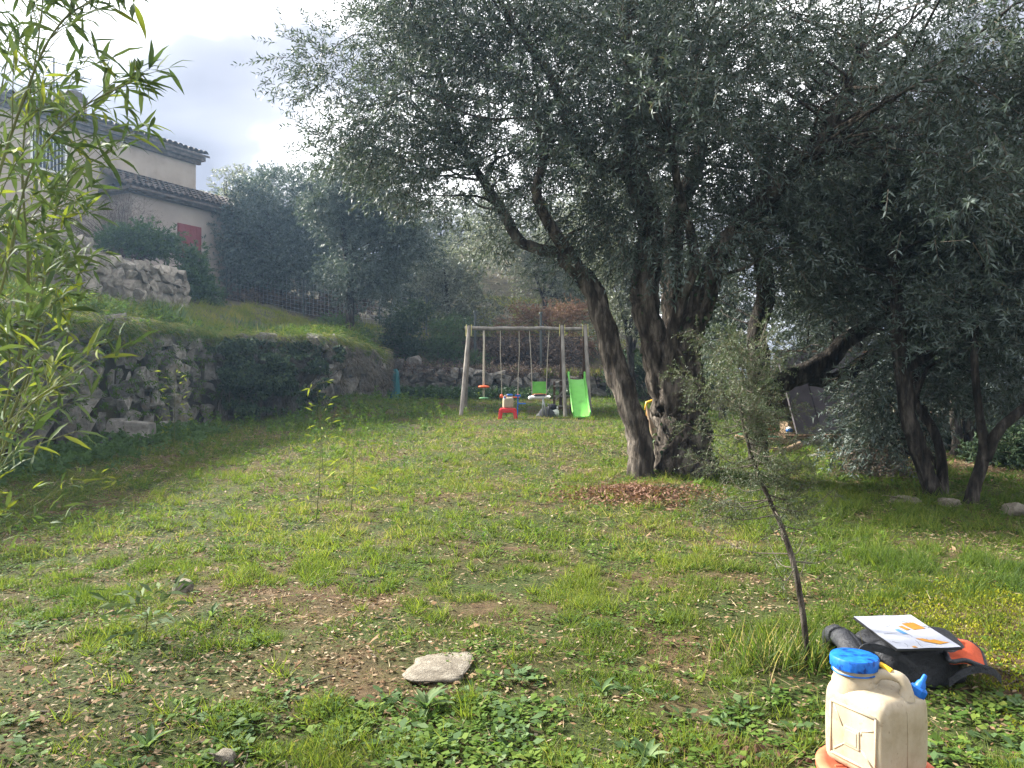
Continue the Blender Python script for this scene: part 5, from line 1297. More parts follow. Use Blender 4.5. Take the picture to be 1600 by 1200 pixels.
# paper as slightly wavy sheet
n = 10; V = []; F = []
for k, zz in ((0, 0.0), (1, 0.0012)):
    for i in range(n):
        for j in range(n):
            u, v = i / (n - 1) - 0.5, j / (n - 1) - 0.5
            V.append((u * 0.297, v * 0.42, 0.0005 + zz + 0.002 * math.sin(6 * u + 3 * v) ** 2))
for i in range(n - 1):
    for j in range(n - 1):
        a = i * n + j; F += [(100 + a, 100 + a + n, 100 + a + n + 1, 100 + a + 1), (a, a + 1, a + n + 1, a + n)]
sheet = MB().add(V, F).build('sheet', M['paper'], mp_, smooth=True)
def patch(pts, mat, z=0.0052):
    MB().add([(x, y, z) for x, y in pts] + [(x, y, z - 0.0006) for x, y in pts], [tuple(range(len(pts))), tuple(reversed(range(len(pts), 2 * len(pts))))] + [(i, (i + 1) % len(pts), len(pts) + (i + 1) % len(pts), len(pts) + i) for i in range(len(pts))]).build('printed_patch', mat, sheet)
patch([(0.035, 0.09), (0.10, 0.10), (0.115, 0.02), (0.05, 0.005)], M['ink_orange'])
patch([(0.0, 0.055), (0.022, 0.06), (0.035, 0.012), (0.012, 0.005)], M['ink_orange'])
patch([(-0.04, 0.015), (-0.018, 0.02), (-0.005, -0.04), (-0.028, -0.045)], M['ink_blue'])
patch([(0.0, -0.10), (0.03, -0.105), (0.05, -0.125), (0.075, -0.12), (0.10, -0.145), (0.125, -0.16), (0.07, -0.175), (0.02, -0.14)], M['ink_orange'])
patch([(-0.07, -0.19), (-0.055, -0.188), (-0.05, -0.205), (-0.07, -0.205)], M['ink_orange'])
ln = MB()
rr_ = random.Random(4)
for k in range(11):
    x, y = rr_.uniform(-0.14, 0.10), rr_.uniform(-0.19, 0.2); dx, dy = rr_.uniform(-0.02, 0.02), rr_.uniform(-0.03, 0.01)
    pts = [(x + dx * q + 0.006 * math.sin(q * 1.7 + k), y + dy * q, 0.0042) for q in range(5)]
    pts = [p for p in pts if abs(p[0]) < 0.145 and abs(p[1]) < 0.205]
    if len(pts) > 1: ln.tube(pts, 0.0007, 4)
ln.build('printed_lines', M['ink_grey'], sheet)
# rocks, clods, pipe, block
ROCKB = [rock_mesh('rock', 700 + i, n=18, sub=True) for i in range(5)]
for r_ in ROCKB: r_.materials.append(M['stone_pale'])
def rock(label, px, py, w, dp, h, i=0, rz=0.0, sink=0.35, cat_='rock', group=None):
    d = 1.555 / ((py - 600) / FPX + 0.035) if py > 670 else 1.555 / (70 / FPX + 0.035)
    x = (px - 800) / FPX * d; d = (CAMZ - Gs(x, d)) * FPX / (py - 600); x = (px - 800) / FPX * d
    o = bpy.data.objects.new('rock', ROCKB[i % 5]); COL.objects.link(o)
    o.location = (x, d, Gs(x, d) + h * (0.5 - sink)); o.scale = (w, dp, h); o.rotation_euler = (0, 0, rz)
    tag(o, label, cat_, group); return o
rock('flat pale rock half buried in the bare foreground soil', 685, 1040, 0.42, 0.38, 0.09, 0, sink=0.68)
rock('round brown stone in the left foreground grass', 288, 925, 0.14, 0.12, 0.11, 2, sink=0.2)
rock('long pale rock at the lawn edge below the hut', 1335, 735, 0.4, 0.3, 0.16, 4, 0.3)
rock('grey flat rock beside the foot of the dark leaning olive', 1415, 785, 0.36, 0.25, 0.12, 2, -0.3)
rock('small pale rock between the two right-hand olives', 1482, 790, 0.22, 0.18, 0.14, 3)
rock('rough rock at the right edge of the lawn, cut by the frame', 1585, 803, 0.34, 0.25, 0.18, 0, 0.5)
rock('white stone in the bright grass below the hut', 1270, 715, 0.22, 0.16, 0.10, 4, 0.2)
rock('dull stone at the bottom edge, left of centre', 352, 1192, 0.10, 0.08, 0.08, 2)
ct = empty('soil_heap', tuple(gp(1130, 3.02))); tag(ct, 'heap of freshly dug red-brown soil clods at the bottom right of centre', 'soil')
for k in range(70):
    me = ROCKS[k % 9]
    o = bpy.data.objects.new('clod', me.copy() if k < 9 else bpy.data.objects['clod' if k % 9 == 0 else 'clod.%03d' % (k % 9)].data)
    if k < 9: o.data.materials.clear(); o.data.materials.append(M['clod'])
    COL.objects.link(o); o.parent = ct
    u = rng.normal() * 0.10
    o.location = (u + (0.1 if k % 2 else -0.05), -u * 0.6 + rng.normal() * 0.06, 0.004 + 0.008 * rng.random()); q = 0.008 + 0.045 * rng.random() ** 3; o.scale = (q * 1.4, q, q * 0.7); o.rotation_euler = tuple(rng.random(3) * 3)
gb = gp(219, 13.6)
gb[0] = (219 - 800) / FPX * 13.6
o = MB().hexa([(-0.22, -0.2, -0.2), (0.22, -0.2, -0.2), (0.22, 0.2, -0.2), (-0.22, 0.2, -0.2), (-0.2, -0.18, 0.42), (0.2, -0.18, 0.38), (0.2, 0.18, 0.38), (-0.2, 0.18, 0.42)]).build('stone_block', M['stone'], bevel=0.025)
o.location = tuple(gb); tag(o, 'squared grey stone block standing before the left wall', 'block')
p0, p1 = PX(92, 728, 11.8), PX(172, 685, 13.0)
V, F = tube_np(np.linspace(p0, p1, 8), 0.035, 10); o = objw('drain_pipe', V, F, M['black'], smooth=True, origin=tuple(p0)); tag(o, 'black plastic pipe sloping out of the left stone wall', 'pipe')
tx_, ty_ = (616 - 800) / FPX * 23.4, 23.4; tz_ = Gs(tx_, ty_) - 0.05
rings = []
for f in np.linspace(0, 1, 10):
    w = 0.17 * (1 - 0.45 * f) * (1 if f < 0.92 else 0.5)
    rings.append([(math.cos(a) * w * (1 + 0.18 * math.cos(6 * a)) + 0.03 * f, math.sin(a) * w * (1 + 0.18 * math.cos(6 * a)), f * 1.0) for a in np.linspace(0, 2 * math.pi, 25)[:-1]])
o = MB().loops(rings).build('tarp_bundle', M['teal'], smooth=True); o.location = (tx_, ty_, tz_); tag(o, 'teal wrapped bundle standing at the end of the left stone wall', 'tarp')

# ================================================================== GROUND COVER
def in_view(x, y, m=0.72, e=0.7):
    return (np.abs(x) < m * y + e)
def lawn_pts(n, y0, y1, dens, xlim=None):
    k = n * 3
    y = y0 + (y1 - y0) * rng.random(k)
    x = (rng.random(k) * 2 - 1) * (0.72 * y + 0.6)
    keep = rng.random(k) < (0.72 * y + 0.6) / (0.72 * y1 + 0.6)
    keep &= x > wall_x(np.clip(y, 8, 24.6)) + 0.12
    keep &= y < 24.9
    keep &= rng.random(k) < dens(x, y)
    x, y = x[keep][:n], y[keep][:n]
    return x, y
def bare(x, y):
    """1 where the soil shows"""
    b = sstep(0.52, 0.66, fbm(x, y, 1.1, 21)) * 0.45
    b = np.maximum(b, 0.88 * sstep(0.41, 0.56, fbm(x, y, 0.6, 31)) * (1 - sstep(-0.6, 0.6, x)) * (1 - sstep(4.2, 6.5, y)))
    b = np.maximum(b, 0.5 * sstep(0.5, 0.62, fbm(x, y, 0.5, 33)) * (1 - sstep(4.0, 5.5, y)))
    b = np.maximum(b, 0.9 * np.exp(-((x + 0.4) / 0.5) ** 2 - ((y - 4.15) / 0.30) ** 2))
    b = np.maximum(b, 0.97 * np.exp(-((x - 1.35) / 0.5) ** 2 - ((y - 8.6) / 0.42) ** 2))
    b = np.maximum(b, 0.8 * np.exp(-((x - 0.2) / 1.6) ** 2 - ((y - 18.2) / 0.9) ** 2))
    b = np.maximum(b, 0.6 * np.exp(-((x + 0.8) / 1.0) ** 2 - ((y - 8.2) / 0.7) ** 2))
    b = np.maximum(b, 0.85 * np.exp(-((x - 1.35) / 0.35) ** 2 - ((y - 2.9) / 0.35) ** 2))
    b = np.maximum(b, 0.95 * sstep(5.0, 6.5, x) * sstep(9.0, 10.5, y))
    return b
def lush(x, y):
    """taller, greener growth: right lawn and the bank by the wall"""
    return np.maximum(sstep(1.2, 3.2, x) * sstep(3.6, 5.0, y), 1.0 * np.exp(-((x + 4.0) / 2.4) ** 2 - ((y - 18.5) / 3.6) ** 2))
def blades(name, n, y0, y1, dens, hmin, hmax, w, mat, hue_bias=0.0, lean=0.55, hmod=None, per=1, label=None, drop=None):
    x, y = lawn_pts(n, y0, y1, dens)
    k = len(x)
    if per > 1:                                  # tufts
        x = np.repeat(x, per) + rng.normal(size=k * per) * 0.014; y = np.repeat(y, per) + rng.normal(size=k * per) * 0.014; k *= per
    z = G(x, y) - 0.004
    D = np.stack([rng.normal(size=k) * lean, rng.normal(size=k) * lean, np.ones(k)], -1)
    h = (hmin + (hmax - hmin) * rng.random(k) ** 1.8)
    if hmod is not None: h = h * hmod(x, y)
    V, F = leafq(np.stack([x, y, z], -1), D, h, w * (0.8 + 0.9 * rng.random(k)), mid=0.35, droop=0.22, tri=True)
    rd = np.clip(0.62 * rng.random(k) + 0.55 * (fbm(x, y, 0.8, 41) - 0.3) + hue_bias - 0.15 * lush(x, y), 0, 1)
    o = objw(name, V, F, M[mat], attrs={'rnd': rd}); tag(o, label, 'grass', kind='stuff')
    return o
gd = lambda x, y: (1 - bare(x, y)) * (0.22 + 0.78 * sstep(0.36, 0.58, 0.5 * fbm(x, y, 0.22, 51, 2) + 0.5 * fbm(x, y, 0.9, 52, 3)))
hm = lambda x, y: (0.6 + 0.35 * lush(x, y)) * (0.2 + 1.7 * sstep(0.38, 0.72, fbm(x, y, 0.17 + 0.0 * x, 61, 2)))
blades('lawn_grass', 200000, 2.5, 6.0, gd, 0.03, 0.125, 0.0045, 'grass', hmod=hm, label='short patchy lawn grass in the foreground')
blades('middle_lawn_grass', 150000, 6.0, 12.0, gd, 0.035, 0.16, 0.007, 'grass', hue_bias=0.10, hmod=hm, label='short yellow-green lawn grass in the middle distance')
blades('far_lawn_grass', 140000, 12.0, 24.9, gd, 0.05, 0.2, 0.012, 'grass', hue_bias=0.14, hmod=hm, label='far lawn grass around the swing set')
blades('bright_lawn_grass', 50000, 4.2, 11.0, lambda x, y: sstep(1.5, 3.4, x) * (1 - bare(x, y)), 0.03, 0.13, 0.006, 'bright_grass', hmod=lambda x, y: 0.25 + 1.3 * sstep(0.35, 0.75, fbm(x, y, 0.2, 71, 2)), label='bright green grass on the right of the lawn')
blades('grass_tufts', 3400, 2.6, 16.0, lambda x, y: (1 - 0.7 * bare(x, y)) * sstep(0.42, 0.62, fbm(x, y, 0.45, 81)), 0.05, 0.18, 0.006, 'bright_grass', hue_bias=-0.05, lean=0.5, per=24, label='longer grass tufts scattered in the foreground lawn')
# tuft round the juniper foot with straw stalks
k = 700; x = 1.40 + rng.normal(size=k) * 0.16; y = 3.95 + rng.normal(size=k) * 0.09
D = np.stack([rng.normal(size=k) * 0.4, rng.normal(size=k) * 0.4, np.ones(k)], -1)
V, F = leafq(np.stack([x, y, G(x, y)], -1), D, 0.08 + 0.25 * rng.random(k), 0.006, mid=0.3, droop=0.2)
o = objw('long_grass', V, F, M['grass'], attrs={'rnd': np.where(rng.random(k) < 0.2, 0.95, 0.55 * rng.random(k))}); tag(o, 'long grass with straw stalks around the juniper foot', 'grass', kind='stuff')

# broad-leaved low weeds: rosettes of small leaves
def weeds(name, n, y0, y1, dens, per, ll, lw, mat, label, up=0.5, spread=0.05, tri=False):
    x, y = lawn_pts(n, y0, y1, dens); k = len(x)
    sz = np.repeat(0.6 + 0.8 * rng.random(k), per)
    x = np.repeat(x, per); y = np.repeat(y, per); k *= per
    a = rng.random(k) * 2 * np.pi
    r = rng.random(k) * spread * sz
    x = x + np.cos(a) * r; y = y + np.sin(a) * r
    z = G(x, y) + 0.004 + 0.03 * rng.random(k) * sz * up
    D = np.stack([np.cos(a), np.sin(a), up * (0.1 + rng.random(k))], -1)
    S = np.stack([-np.sin(a), np.cos(a), 0.35 * rng.normal(size=k)], -1)
    V, F = leafq(np.stack([x, y, z], -1), D, ll * sz * (0.6 + 0.7 * rng.random(k)), lw * sz * (0.7 + 0.5 * rng.random(k)), mid=0.55, droop=0.12, side=S, tri=tri)
    rd = np.clip(0.75 * rng.random(k) + 0.5 * (fbm(x, y, 0.7, 91) - 0.35), 0, 1)
    o = objw(name, V, F, M[mat], attrs={'rnd': rd}); tag(o, label, 'weeds', kind='stuff'); return o
wd = lambda x, y: (1 - 0.88 * bare(x, y)) * (0.2 + 0.8 * sstep(0.42, 0.6, fbm(x, y, 0.55, 101)))
near = lambda x, y: wd(x, y) * np.maximum((1 - sstep(3.3, 4.0, y)), 0.25)
weeds('broad_leaf_weeds', 1500, 2.5, 4.3, near, 12, 0.032, 0.022, 'weed', 'broad-leaved weeds carpeting the bottom edge')
weeds('bluish_weeds', 420, 2.5, 4.6, near, 11, 0.045, 0.026, 'weed_blue', 'bluish-green clover-like weeds near the bottom edge')
weeds('small_weeds', 6800, 2.6, 10.0, wd, 9, 0.026, 0.014, 'weed', 'small leafy weeds spread through the lawn')
weeds('far_weeds', 5500, 9.0, 24.0, lambda x, y: (0.15 + 0.85 * lush(x, y)) * (1 - 0.7 * bare(x, y)), 9, 0.065, 0.032, 'weed', 'leafy weeds in the far lawn', up=1.2, spread=0.10, tri=True)
# tall nettle-like growth on the bank in front of the wall
x, y = lawn_pts(2600, 14.0, 24.5, lambda x, y: np.maximum(np.exp(-((x + 4.2) / 2.0) ** 2 - ((y - 19.5) / 3.2) ** 2), 0.6 * np.exp(-((x + 6.4) / 0.6) ** 2)) * sstep(0.35, 0.55, fbm(x, y, 0.8, 111)))
C = np.stack([x, y, G(x, y)], -1); k = len(C); D = np.stack([rng.normal(size=k) * 0.35, rng.normal(size=k) * 0.35, np.ones(k)], -1)
V, F, SV, SF, rd = twig_leaves(C, D, 0.34, 14, 0.085, 0.04, spread=0.9)
o = objw('tall_weeds', V, F, M['weed'], attrs={'rnd': rd}); tag(o, 'tall green weeds on the bank below the ivy wall', 'weeds', kind='stuff')
# rough weed stands in the left and middle lawn
x, y = lawn_pts(3000, 6.0, 18.0, lambda x, y: (0.25 + 0.75 * (1 - sstep(-3.5, 0.5, x))) * sstep(0.46, 0.6, fbm(x, y, 0.9, 113)) * (1 - 0.6 * bare(x, y)))
C = np.stack([x, y, G(x, y)], -1); k = len(C); D = np.stack([rng.normal(size=k) * 0.45, rng.normal(size=k) * 0.45, np.ones(k)], -1)
V, F, SV, SF, rd = twig_leaves(C, D, 0.17, 10, 0.05, 0.022, spread=0.9, tri=True)
o = objw('lawn_weed_stands', V, F, M['weed'], attrs={'rnd': rd}); tag(o, 'rough leafy weed stands in the left and middle lawn', 'weeds', kind='stuff')
# weeds at the foot of the near left wall
k = 700; y = 9.0 + 7 * rng.random(k); x = wall_x(y) + 0.15 + np.abs(rng.normal(size=k)) * 0.55
C = np.stack([x, y, G(x, y)], -1); D = np.stack([rng.normal(size=k) * 0.5, rng.normal(size=k) * 0.5, np.ones(k)], -1)
V, F, SV, SF, rd = twig_leaves(C, D, 0.26, 12, 0.10, 0.045, spread=0.9)
o = objw('wall_foot_weeds', V, F, M['weed_blue'], attrs={'rnd': rd * 0.7}); tag(o, 'dark leafy weeds along the foot of the left wall', 'weeds', kind='stuff')
# small plants rooted in the wall joints
k = 420; y = 9.0 + 9.0 * rng.random(k); x = wall_x(y) + 0.04; zz = G(x, y) + 0.2 + 2.1 * rng.random(k) ** 0.8
C = np.stack([x, y, zz], -1); D = np.stack([np.ones(k), -0.3 + rng.normal(size=k) * 0.6, 0.2 + rng.normal(size=k) * 0.6], -1)
V, F, SV, SF, rd = twig_leaves(C, D, 0.2, 10, 0.08, 0.035, spread=0.9, tri=True)
o = objw('wall_joint_plants', V, F, M['weed'], attrs={'rnd': rd * 0.7}); tag(o, 'small plants sprouting from the joints of the left stone wall', 'weeds', kind='stuff')
# moss cushions at the right edge
def moss_d(x, y): return sstep(1.95, 2.5, x) * (1 - sstep(4.6, 5.4, y)) * sstep(0.44, 0.56, fbm(x, y, 0.35, 121))
x, y = lawn_pts(52000, 2.4, 5.4, moss_d); k = len(x)
a = rng.random(k) * 6.28; D = np.stack([np.cos(a), np.sin(a), 0.7 + rng.random(k)], -1)
V, F = leafq(np.stack([x, y, G(x, y) + 0.012 * rng.random(k) + 0.02 * fbm(x, y, 0.12, 3)], -1), D, 0.010 + 0.012 * rng.random(k), 0.008, mid=0.5)
o = objw('moss', V, F, M['moss'], attrs={'rnd': np.clip(rng.random(k) * 0.6 + fbm(x, y, 0.2, 7) - 0.3, 0, 1)}); tag(o, 'yellow-green moss cushions at the lower right', 'moss', kind='stuff')
# dry leaf litter
def litter(name, n, y0, y1, dens, ll, lw, label):
    x, y = lawn_pts(n, y0, y1, dens); k = len(x)
    a = rng.random(k) * 6.28; D = np.stack([np.cos(a), np.sin(a), rng.normal(size=k) * 0.25], -1)
    S = np.stack([-np.sin(a), np.cos(a), rng.normal(size=k) * 0.45], -1)
    V, F = leafq(np.stack([x, y, G(x, y) + 0.004 + 0.012 * rng.random(k)], -1), D, ll * (0.4 + 0.9 * rng.random(k)), lw * (0.5 + rng.random(k)), mid=0.5, side=S)
    o = objw(name, V, F, M['litter'], attrs={'rnd': rng.random(k) * (0.62 if ll > 0.06 else 0.95)}); tag(o, label, 'leaf litter', kind='stuff'); return o
litter('leaf_litter', 21000, 2.5, 7.0, lambda x, y: 0.12 + 0.88 * bare(x, y), 0.034, 0.013, 'dry olive leaves and chips littering the bare soil')
litter('large_dry_leaves', 300, 2.5, 8.0, lambda x, y: 0.25 + 0.75 * bare(x, y), 0.07, 0.034, 'larger curled dry leaves on the foreground soil')
litter('far_leaf_litter', 16000, 7.0, 20.0, lambda x, y: 0.08 + 0.92 * bare(x, y), 0.055, 0.025, 'dry leaves on the far bare patches')
k = 4200; x = 1.38 + rng.normal(size=k) * 0.42; y = 8.65 + rng.normal(size=k) * 0.3; a = rng.random(k) * 6.28
V, F = leafq(np.stack([x, y, G(x, y) + 0.03 * rng.random(k)], -1), np.stack([np.cos(a), np.sin(a), rng.normal(size=k) * 0.35], -1), 0.03 + 0.05 * rng.random(k), 0.022, mid=0.5)
o = objw('leaf_mound', V, F, M['russet'], attrs={'rnd': rng.random(k) * 0.5}); tag(o, 'reddish-brown leaf mound at the foot of the leaning trunk', 'leaf litter', kind='stuff')
x, y = lawn_pts(9000, 9.5, 17, lambda x, y: sstep(5.0, 6.5, x)); k = len(x); a = rng.random(k) * 6.28
V, F = leafq(np.stack([x, y, G(x, y) + 0.02 * rng.random(k)], -1), np.stack([np.cos(a), np.sin(a), rng.normal(size=k) * 0.3], -1), 0.05 + 0.05 * rng.random(k), 0.03, mid=0.5)
o = objw('right_leaf_litter', V, F, M['russet'], attrs={'rnd': rng.random(k) * 0.9}); tag(o, 'brown fallen leaves under the right-hand olives', 'leaf litter', kind='stuff')
x, y = lawn_pts(30000, 2.5, 16.0, lambda x, y: 0.5 + 0.5 * bare(x, y)); k = len(x); a = rng.random(k) * 6.28
V, F = leafq(np.stack([x, y, G(x, y) + 0.004 + 0.02 * rng.random(k)], -1), np.stack([np.cos(a), np.sin(a), rng.normal(size=k) * 0.3], -1), (0.03 + 0.07 * rng.random(k)) * (0.8 + 0.06 * y), 0.0026 + 0.0006 * y, mid=0.5, tri=True)
o = objw('dry_thatch', V, F, M['straw'], attrs={'rnd': rng.random(k)}); tag(o, 'dry straw-coloured thatch lying between the grass', 'grass', kind='stuff')
# twigs on the ground
parts = []
for k in range(150):
    d = 2.6 + 6 * rng.random() ** 1.5; x = (rng.random() * 2 - 1) * 0.7 * d; a = rng.random() * 6.28; L = 0.05 + 0.16 * rng.random()
    e = [np.array([x + math.cos(a) * L * f + rng.normal() * 0.01, d + math.sin(a) * L * f + rng.normal() * 0.01, 0]) for f in (-0.5, 0, 0.5)]
    for q in e: q[2] = Gs(q[0], q[1]) + 0.008
    parts.append(tube_np(catmull(e, 5), 0.0015 + 0.003 * rng.random(), 4))
V, F = cat(parts); o = objw('fallen_twigs', V, F, M['twig']); tag(o, 'thin fallen twigs scattered over the foreground', 'twigs', kind='stuff')

# leaf rosettes whose leaves can be picked apart
def ros_leaf(i):
    n = 5; V = []; F = []; w = [0.25, 0.8, 1.0, 0.7, 0.05]
    for k in range(n):
        t = k / (n - 1); hw = 0.11 * w[k]; z = 0.45 * t - 0.5 * t * t
        V += [(t, -hw, z + hw * 0.5), (t, 0, z), (t, hw, z + hw * 0.5)]
    for k in range(n - 1):
        a = k * 3; F += [(a, a + 3, a + 4, a + 1), (a + 1, a + 4, a + 5, a + 2)]
    me = mesh_np('rosette_leaf', np.array(V), np.array(F), attrs={'rnd': np.full(len(F), 0.25 + 0.3 * i)}, smooth=True); me.materials.append(M['weed_blue']); return me
RL = [ros_leaf(i) for i in range(3)]
def rosette(label, px, py, n, L, seed):
    r = np.random.default_rng(seed)
    d = CAMZ * FPX / (py - 600); p = gp(px, d)
    root = empty('rosette_plant', tuple(p)); tag(root, label, 'plant', 'leaf rosettes in the foreground')
    for i in range(n):
        o = bpy.data.objects.new('leaf', RL[i % 3]); COL.objects.link(o); o.parent = root
        o.rotation_euler = (r.normal() * 0.15, -0.25 - 0.6 * r.random(), 2.4 * i + r.normal() * 0.2); q = L * (0.65 + 0.5 * r.random()); o.scale = (q, q * 1.1, q); o.location = (0, 0, 0.005)
rosette('large leaf rosette below the flat pale rock', 665, 1118, 16, 0.13, 1)
rosette('leaf rosette at the bottom edge near the dug soil', 1010, 1188, 12, 0.11, 2)
rosette('single broad rosette left of the dug soil heap', 940, 1090, 8, 0.10, 3)
rosette('leaf rosette at the bottom left below the leafy sprout', 230, 1175, 10, 0.11, 4)
rosette('leaf rosette in the left foreground near the left stone', 330, 985, 9, 0.10, 5)

# ---- terrace vegetation
def terr_pts(n, xr, yr, cond):
    k = n * 4; x = xr[0] + (xr[1] - xr[0]) * rng.random(k); y = yr[0] + (yr[1] - yr[0]) * rng.random(k)
    m = behind(x, y) & cond(x, y); return x[m][:n], y[m][:n]
x, y = terr_pts(42000, (-10, -3.4), (8, 29), lambda x, y: (x > -9.3) & (x < wall_x(np.clip(y, 8, 24.6)) + 0.05))
k = len(x); D = np.stack([rng.normal(size=k) * 0.5, rng.normal(size=k) * 0.5, np.ones(k)], -1)
V, F = leafq(np.stack([x, y, H(x, y) - 0.01], -1), D, (0.05 + 0.3 * rng.random(k) ** 1.5) * (0.4 + 1.3 * sstep(0.35, 0.7, fbm(x, y, 0.35, 133, 2))), 0.014, mid=0.35, droop=0.25, tri=True)
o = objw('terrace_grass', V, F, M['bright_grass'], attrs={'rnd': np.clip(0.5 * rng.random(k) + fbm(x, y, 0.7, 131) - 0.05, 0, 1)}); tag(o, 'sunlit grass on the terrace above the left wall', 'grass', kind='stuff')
# grass and dry roots hanging over the wall edge
S_ = rng.random(11000); yy_ = 8 + 16.4 * S_; xx = wall_x(yy_)
k = len(xx); D = np.stack([0.6 + rng.normal(size=k) * 0.4, -0.35 + rng.normal(size=k) * 0.5, 0.45 - 0.9 * rng.random(k)], -1)
hang = sstep(0.35, 0.7, fbm(yy_, yy_ * 0 + 2, 1.2, 77))
V, F = leafq(np.stack([xx - 0.3 * rng.random(k) + 0.12 * hang, yy_ - 0.2 * hang * (yy_ > 17.8), 2.55 + 0.16 * rng.random(k) - 0.5 * hang * rng.random(k) ** 1.5 - 0.22 * sstep(20, 23, yy_)], -1), D, 0.12 + 0.26 * rng.random(k), 0.010, mid=0.35, droop=0.4)
o = objw('overhanging_grass', V, F, M['grass'], attrs={'rnd': np.clip(rng.random(k) * 0.9 + 0.1, 0, 1)}); tag(o, 'tufts of grass hanging over the left wall edge', 'grass', kind='stuff')
# ivy curtain on the wall section facing the camera
p_a, p_b = np.array([-6.95, 17.75]), np.array([-4.55, 19.05])
k = 17000; f = -0.14 + 1.28 * rng.random(k); h = rng.random(k) ** 0.8
pos = p_a + (p_b - p_a) * f[:, None]; nrm = np.array([(p_b - p_a)[1], -(p_b - p_a)[0]]); nrm /= np.linalg.norm(nrm)
z0 = 0.55 + 0.35 * f; ztop = 2.75 - 0.55 * fbm(f * 4.0, f * 0 + 3.3, 0.5, 145); zz = z0 + (ztop - z0) * h
bul = 0.02 + 0.5 * sstep(0.3, 0.7, fbm(f * 6, zz * 2.2, 0.8, 141)) + 0.05 * rng.random(k)
keep = fbm(f * 5 + 3, zz * 2, 0.6, 151) > 0.36 + 0.3 * sstep(0.8, 1.14, f) + 0.3 * (1 - sstep(-0.14, 0.2, f)) + 0.14 * (1 - sstep(0.1, 0.4, h))
P3 = np.stack([pos[:, 0] + nrm[0] * bul, pos[:, 1] + nrm[1] * bul, zz], -1)[keep]; k = len(P3)
D = np.stack([nrm[0] * 0.5 + rng.normal(size=k) * 0.5, nrm[1] * 0.5 + rng.normal(size=k) * 0.4, -0.6 + rng.normal(size=k) * 0.35], -1)
V, F = leafq(P3, D, 0.06 + 0.06 * rng.random(k), 0.06, mid=0.35)
iv = empty('ivy_curtain', (float(p_a[0]), float(p_a[1]), 0.6)); tag(iv, 'dark ivy curtain hanging down the left wall corner', 'ivy')
o = objw('foliage', V, F, M['ivy'], iv, attrs={'rnd': rng.random(k)}); tag(o, kind='stuff')
parts = []
for i in range(40):
    f0_ = rng.random(); q = p_a + (p_b - p_a) * f0_ + nrm * 0.12
    pts = [np.array([q[0] + rng.normal() * 0.08 * j, q[1] + rng.normal() * 0.05, 0.6 + 2.0 * j / 5]) for j in range(6)]
    parts.append(tube_np(catmull(pts, 12), np.linspace(0.012, 0.004, 12), 4))
V, F = cat(parts); objw('stems', V, F, M['twig'], iv)
# dry grey roots and creeper over the far wall section
p_a, p_b = np.array([-4.5, 19.4]), np.array([-3.7, 23.2]); k = 5200; f = rng.random(k); pos = p_a + (p_b - p_a) * f[:, None]
zz = 1.3 + 1.15 * rng.random(k); nr2 = np.array([(p_b - p_a)[1], -(p_b - p_a)[0]]); nr2 /= np.linalg.norm(nr2)
b_ = 0.05 + 0.2 * fbm(f * 8, zz * 3, 0.7, 161); keep = fbm(f * 7, zz * 2.5, 0.7, 171) > 0.47
P3 = np.stack([pos[:, 0] + nr2[0] * b_, pos[:, 1] + nr2[1] * b_, zz], -1)[keep]; k = len(P3)
D = np.stack([nr2[0] * 0.3 + rng.normal(size=k) * 0.4, rng.normal(size=k) * 0.4, -1 + rng.normal(size=k) * 0.5], -1)
V, F = leafq(P3, D, 0.08 + 0.14 * rng.random(k), 0.014, mid=0.4)
o = objw('dry_creeper', V, F, M['dry_grey'], attrs={'rnd': rng.random(k)}); tag(o, 'dry grey creeper strands over the far end of the left wall', 'creeper', kind='stuff')
k = 900; yy_ = 8.5 + 15.5 * rng.random(k); xx = wall_x(yy_) - 0.1 - np.abs(rng.normal(size=k)) * 0.7
C = np.stack([xx, yy_, H(xx, yy_) + 0.15 * (np.abs(wall_x(yy_) - xx) < 0.4)], -1); D = np.stack([0.25 + rng.normal(size=k) * 0.45, -0.1 + rng.normal(size=k) * 0.45, np.ones(k)], -1)
V, F, SV, SF, rd = twig_leaves(C, D, 0.34, 12, 0.09, 0.03, spread=0.85, tri=True)
o = objw('terrace_weeds', V, F, M['weed'], attrs={'rnd': rd}); tag(o, 'shaggy weeds along the terrace edge above the left wall', 'weeds', kind='stuff')
k = 1500; xx = -4.0 + 9.4 * rng.random(k); yy_ = 24.75 - np.abs(rng.normal(size=k)) * 0.35; m_ = fbm(xx, yy_, 1.0, 191) > 0.42; xx, yy_ = xx[m_], yy_[m_]; k = len(xx)
C = np.stack([xx, yy_, G(xx, yy_)], -1); D = np.stack([rng.normal(size=k) * 0.4, rng.normal(size=k) * 0.4, np.ones(k)], -1)
V, F, SV, SF, rd = twig_leaves(C, D, 0.42, 14, 0.09, 0.04, spread=0.9, tri=True)
o = objw('wall_base_plants', V, F, M['shrub'], attrs={'rnd': rd}); tag(o, 'green plants along the foot of the rubble wall', 'weeds', kind='stuff')
k = 1700; xx = -4.0 + 9.4 * rng.random(k); yy_ = 25.15 + np.abs(rng.normal(size=k)) * 0.3
C = np.stack([xx, yy_, 1.75 - 0.04 * xx], -1); D = np.stack([rng.normal(size=k) * 0.6, -0.45 + rng.normal(size=k) * 0.5, 0.5 + rng.normal(size=k) * 0.5], -1)
V, F, SV, SF, rd = twig_leaves(C, D, 0.5, 12, 0.07, 0.035, spread=0.9, tri=True)
o = objw('wall_top_bramble', V, F, M['brown_hedge'], attrs={'rnd': rd}); tag(o, 'tangled brown bramble spilling over the rubble wall top', 'bramble', kind='stuff')
